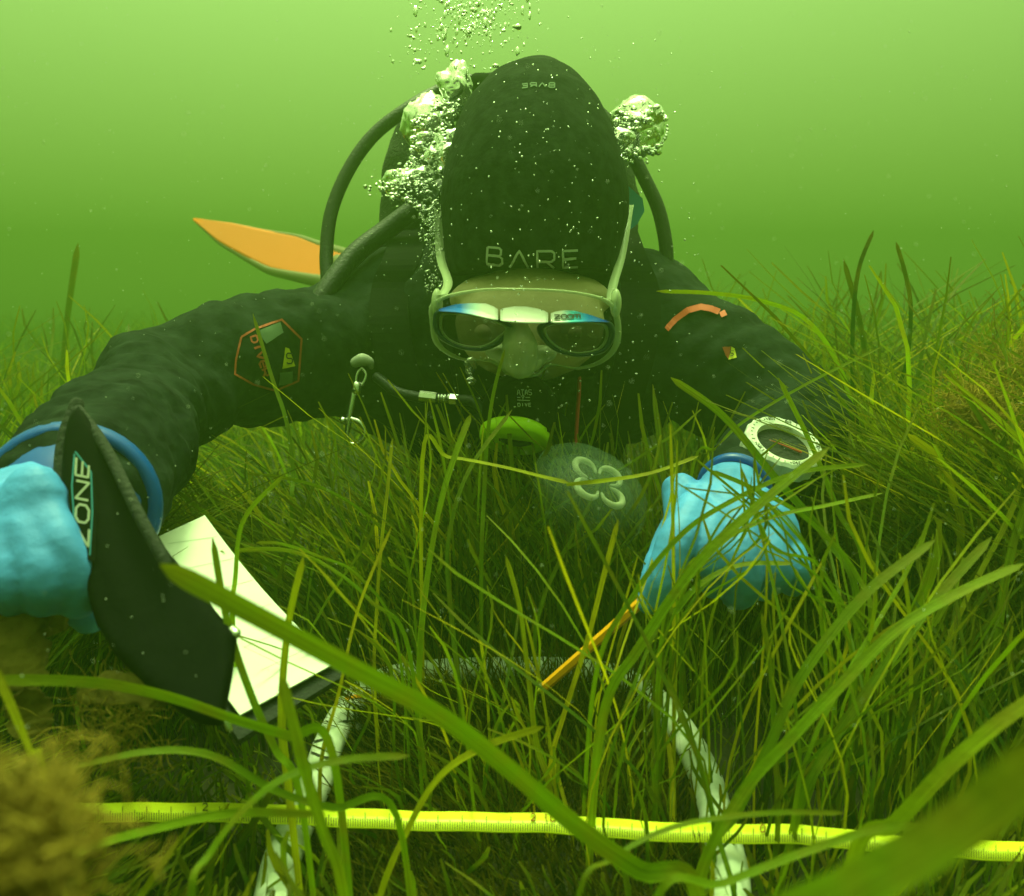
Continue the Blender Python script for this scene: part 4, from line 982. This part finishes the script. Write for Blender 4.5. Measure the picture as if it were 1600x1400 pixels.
def scatter(n, x0, x1, y0, y1, hlo, hhi, tab, jit=.10, inside=None):
    xs = rng.uniform(x0, x1, n); ys = rng.uniform(y0, y1, n); h = rng.uniform(hlo, hhi, n)
    if tab is not None:
        lim = np.array([canopy_limit(a, b, tab) for a, b in zip(xs, ys)])
        h = np.minimum(h, np.clip(lim, .03, 1)*(1-rng.exponential(jit, n).clip(0, .6))+rng.exponential(.012, n))
    inq = (np.abs(xs) < .15) & (ys > .56) & (ys < .81)
    if tab is not None: h = np.where(inq, np.minimum(h, np.clip(np.array([canopy_limit(a, b, [(0, 1062), (1600, 1062)]) for a, b in zip(xs, ys)]), .03, 1)), h)
    sl = (xs > -.36) & (xs < -.08) & (ys > .46) & (ys < .80)
    if tab is not None: h = np.where(sl, np.minimum(h, .10), h)
    gap = ((np.abs(xs) < .135) & (ys > .555) & (ys < .79)) | ((xs > .16) & (xs < .30) & (ys > .60) & (ys < .74))
    k = (h > .03)
    if tab is not None: k &= ~(gap & (rng.random(n) < .85))
    if inside is not None: k &= inside(xs, ys)
    return np.stack([xs[k], ys[k]], 1), h[k]
body_foot = lambda x, y: ~((np.abs(x) < .34) & (y > 1.0))
sets = []
r1, h1 = scatter(5200, -.5, .5, .24, .58, .05, .22, FRONT, .25); r2, h2 = scatter(2600, -.62, .62, .55, .70, .08, .30, NEAR, .2)
r_ = np.concatenate([r1, r2]); h_ = np.concatenate([h1, h2]); sets.append((r_, h_, rng.uniform(.0014, .0042, len(h_))))
r_, h_ = scatter(8500, -.85, .85, .70, 1.12, .10, .36, MID, inside=lambda x, y: ~((np.abs(x) < .30) & (y > 1.02))); sets.append((r_, h_, rng.uniform(.0014, .0042, len(h_))))
tag_names = ['fine seagrass growing close to the camera round tape and quadrat', 'dense seagrass thicket in front of and beneath the diver']
for (r_, h_, w_), lb in zip(sets, tag_names): meadow('seagrass_thicket', lb, r_, h_, w_, tint_=rng.beta(.6, 2.1, len(h_)))
xs, h_ = scatter(14000, -2.6, 2.6, 1.1, 3.6, .18, .33, None, inside=body_foot)
side = np.where(xs[:, 0] > 0, 1.12, .74)
meadow('seagrass_meadow', 'seagrass meadow behind the diver fading into green water', xs, h_*side*clump(xs[:, 0], xs[:, 1]), rng.uniform(.003, .0065, len(h_)))
xs, h_ = scatter(2600, -.9, .9, 1.0, 2.6, .06, .14, None); meadow('seagrass_undergrowth', 'short dim seagrass in the shade under the diver\'s body', xs, h_, rng.uniform(.002, .004, len(h_)))
xs, h_ = scatter(7000, -6, 6, 3.4, 8.3, .14, .27, None); h_ = h_*clump(xs[:, 0], xs[:, 1], .8); meadow('seagrass_meadow', 'farthest seagrass lost in the green haze', xs, h_, rng.uniform(.006, .012, len(h_)), 5)
# taller stand at the right and some at the left edge
k = 900; xs = np.stack([rng.uniform(.42, 1.3, k), rng.uniform(.9, 1.9, k)], 1); h_ = rng.uniform(.28, .50, k)
meadow('seagrass_stand', 'taller seagrass stand swaying at the right behind the compass arm', xs, h_, rng.uniform(.003, .006, k), 9)
k = 260; xs = np.stack([rng.uniform(-1.5, -.62, k), rng.uniform(1.1, 2.0, k)], 1); h_ = rng.uniform(.24, .42, k)
meadow('seagrass_stand', 'taller seagrass stand at the left behind the raised elbow', xs, h_, rng.uniform(.003, .006, k), 9)
k = 430; xs = np.stack([rng.normal(0, .15, k), rng.uniform(.78, .96, k)], 1); h_ = rng.uniform(.20, .365, k)-np.abs(xs[:, 0]-.03)*.25
meadow('seagrass_stand', 'long upright seagrass reaching up in front of the diver\'s chest', xs, h_, rng.uniform(.0018, .0046, k), 10, tint_=rng.beta(1.0, 1.6, k), sw=.35)
k = 900; xs = np.stack([rng.uniform(.28, .95, k), rng.uniform(.60, 1.05, k)], 1); h_ = rng.uniform(.18, .40, k)*np.interp(xs[:, 0], (.3, .42), (.62, 1))
meadow('seagrass_stand', 'thick tall seagrass along the right edge in front of the elbow', xs, h_, rng.uniform(.0025, .0065, k), 10, tint_=rng.beta(1.5, 1.5, k), lean=np.stack([rng.uniform(.02, .16, k), rng.uniform(-.08, .03, k)], 1))
k = 70; xs = np.stack([np.where(rng.random(k) < .5, rng.normal(-.155, .03, k), rng.normal(.14, .03, k)), rng.uniform(.40, .56, k)], 1); h_ = rng.uniform(.05, .13, k)
meadow('seagrass_tufts', 'loose low blades half covering the near corners of the white frame', xs, h_, rng.uniform(.002, .005, k), 9)
Vf = []; Ff = []; Af = []; Rf = []
for k in range(20):
    if k % 2: pts = [(R.uniform(960, 1120), R.uniform(1120, 1260)), (R.uniform(1030, 1130), R.uniform(930, 990)), (R.uniform(1100, 1200), R.uniform(820, 880)), (R.uniform(1150, 1330), R.uniform(700, 800))]
    else: pts = [(R.uniform(1260, 1420), R.uniform(1000, 1100)), (R.uniform(1230, 1300), R.uniform(880, 940)), (R.uniform(1170, 1230), R.uniform(790, 860)), (R.uniform(1040, 1180), R.uniform(690, 790))]
    d0 = R.uniform(.56, .63); pth = [P(x, y, d0) for x, y in pts]; pth = smooth_path([Vector((pth[0].x, pth[0].y+.02, -.01))]+pth, 6)
    v_, f_, a__ = ribbon(pth, R.uniform(.0011, .0026), (CAM-pth[9]).normalized()+Vector((R.uniform(-.6, .6), 0, R.uniform(-.3, .6))))
    b0 = len(Vf); Vf += v_; Ff += [tuple(i+b0 for i in f) for f in f_]; Af += a__; Rf += [R.uniform(.1, .8)]*len(v_)
me = mesh('seagrass_fan', Vf, Ff); set_attr(me, 'along', Af); set_attr(me, 'rnd', Rf); set_attr(me, 'across', [-1, 0, 1]*(len(Vf)//3))
tag(link('seagrass_fan', me, M['blade']), 'fan of thin seagrass blades crossing both ways over the right glove', 'seagrass', kind='stuff')
# hair-fine shoots inside the frame, tinted dark to stand for the shade there
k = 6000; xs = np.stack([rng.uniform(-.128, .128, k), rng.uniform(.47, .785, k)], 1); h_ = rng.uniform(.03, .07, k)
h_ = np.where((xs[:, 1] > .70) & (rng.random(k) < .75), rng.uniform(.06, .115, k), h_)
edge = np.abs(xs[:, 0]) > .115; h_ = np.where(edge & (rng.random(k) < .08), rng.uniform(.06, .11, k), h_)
ob = meadow('seagrass_shoots', 'hair-fine shoots crowding the inside of the quadrat, its shade put into their colour', xs, h_, rng.uniform(.0008, .0018, k), 5, tint_=rng.uniform(0, .3, k)); ob.data.materials.clear(); ob.data.materials.append(M['blade_shadetint'])
k = 75; xs = np.stack([rng.uniform(.06, .30, k), rng.uniform(.50, .64, k)], 1); h_ = rng.uniform(.20, .33, k)
meadow('seagrass_stand', 'thin blades crossing in front of the right glove and pencil', xs, h_, rng.uniform(.0014, .0032, k), 10, tint_=rng.beta(1.5, 1.5, k))
k = 60; xs = np.stack([rng.uniform(-.10, .04, k), rng.uniform(.56, .68, k)], 1); h_ = rng.uniform(.12, .24, k)
meadow('seagrass_stand', 'thin blades rising between the white slate and the pencil', xs, h_, rng.uniform(.0014, .0032, k), 10, tint_=rng.beta(1.5, 1.5, k))

# ------------------------------------------------------------------ brown algae
def tuft(c, R0, n, ln, rad, label, seed):
    b = MB(); r = random.Random(seed)
    for k in range(n):
        p = c+Vector((r.gauss(0, R0*.5), r.gauss(0, R0*.5), r.gauss(0, R0*.4))); pts = [p]
        dv_ = Vector((r.gauss(0, 1), r.gauss(0, 1), r.gauss(.4, .8))).normalized()
        for i in range(4): dv_ = (dv_+Vector((r.gauss(0, .6), r.gauss(0, .6), r.gauss(0, .6)))).normalized(); pts.append(pts[-1]+dv_*ln/4)
        b.tube(pts, [rad, rad*.5], 3, 2, False)
    return tag(b.build('algae_tuft', M['filament']), label, 'algae', 'brown algae tufts')
tuft(P(-5, 1335, .165), .0145, 1000, .013, .00045, 'blurred brown algae tuft filling the lower left corner', 1)
tuft(P(1530, 640, .80), .035, 500, .03, .0005, 'brown algae tuft caught in the grass at the right edge', 2)
tuft(P(1585, 580, .95), .05, 360, .04, .0005, 'faint brown algae tuft above the one at the right edge', 3)
tuft(P(180, 1130, .5), .03, 160, .03, .0004, 'small brown algae tuft under the black pouch', 4)
def frond(pts, wm, label, seed):
    r = random.Random(seed); path = smooth_path(pts, 8); V = []; F_ = []; n = len(path); m_ = 6
    for i, p in enumerate(path):
        t_ = i/(n-1); tn = (path[min(i+1, n-1)]-path[max(i-1, 0)]).normalized(); face = (CAM-p).normalized()
        sd_ = tn.cross(face).normalized(); wv = wm*(math.sin(PI*min(1, .15+t_*.85))**.5)*(1+r.uniform(-.18, .18))
        for j in range(m_+1):
            u_ = j/m_*2-1; V.append(p+sd_*(wv*u_)+face*(.004*noise.noise(Vector((i*.7, j*.9, seed)))))
        if i:
            for j in range(m_): q = (i-1)*(m_+1)+j; F_.append((q, q+1, q+m_+2, q+m_+1))
    me = mesh('wrack_frond', V, F_); o = link('wrack_frond', me, M['brown'])
    sm = o.modifiers.new('t', 'SOLIDIFY'); sm.thickness = .0012
    return tag(o, label, 'seaweed', 'brown wrack fronds')
frond([P(30, 1080, .5), P(20, 1010, .5), P(-5, 950, .5), P(-30, 900, .5)], .018, 'brown wrack frond at the left edge below the glove', 1)
frond([P(60, 1000, .52), P(45, 950, .51), P(50, 905, .5)], .010, 'small forked brown frond under the blue fingers', 2)
frond([P(90, 990, .53), P(75, 950, .52), P(70, 915, .51)], .009, 'slender brown frond right of the forked one under the glove', 3)
frond([P(120, 1085, .5), P(180, 1075, .49), P(240, 1085, .48), P(262, 1098, .48)], .009, 'bitten brown frond lying level below the black pouch', 4)
frond([P(50, 1150, .5), P(45, 1110, .5), P(40, 1075, .49)], .011, 'upright brown frond below the left edge frond', 5)

# ------------------------------------------------------------------ water as haze
hz = MB().box(Vector((0, 1.5, .0)), Vector((9, 0, 0)), Vector((0, 8, 0)), Vector((0, 0, 1)))
for v in hz.v: v.z = -1.1 if v.z < 0 else 1.0
hm = bpy.data.materials.new('water_haze'); hm.use_nodes = True; t = hm.node_tree; t.nodes.clear()
o_ = t.nodes.new('ShaderNodeOutputMaterial'); pv = t.nodes.new('ShaderNodeVolumePrincipled')
pv.inputs['Color'].default_value = (.155, .285, .060, 1); pv.inputs['Density'].default_value = .24; pv.inputs['Anisotropy'].default_value = .45
t.links.new(pv.outputs[0], o_.inputs['Volume'])
tag(hz.build('haze', hm, None, False), kind='stuff')
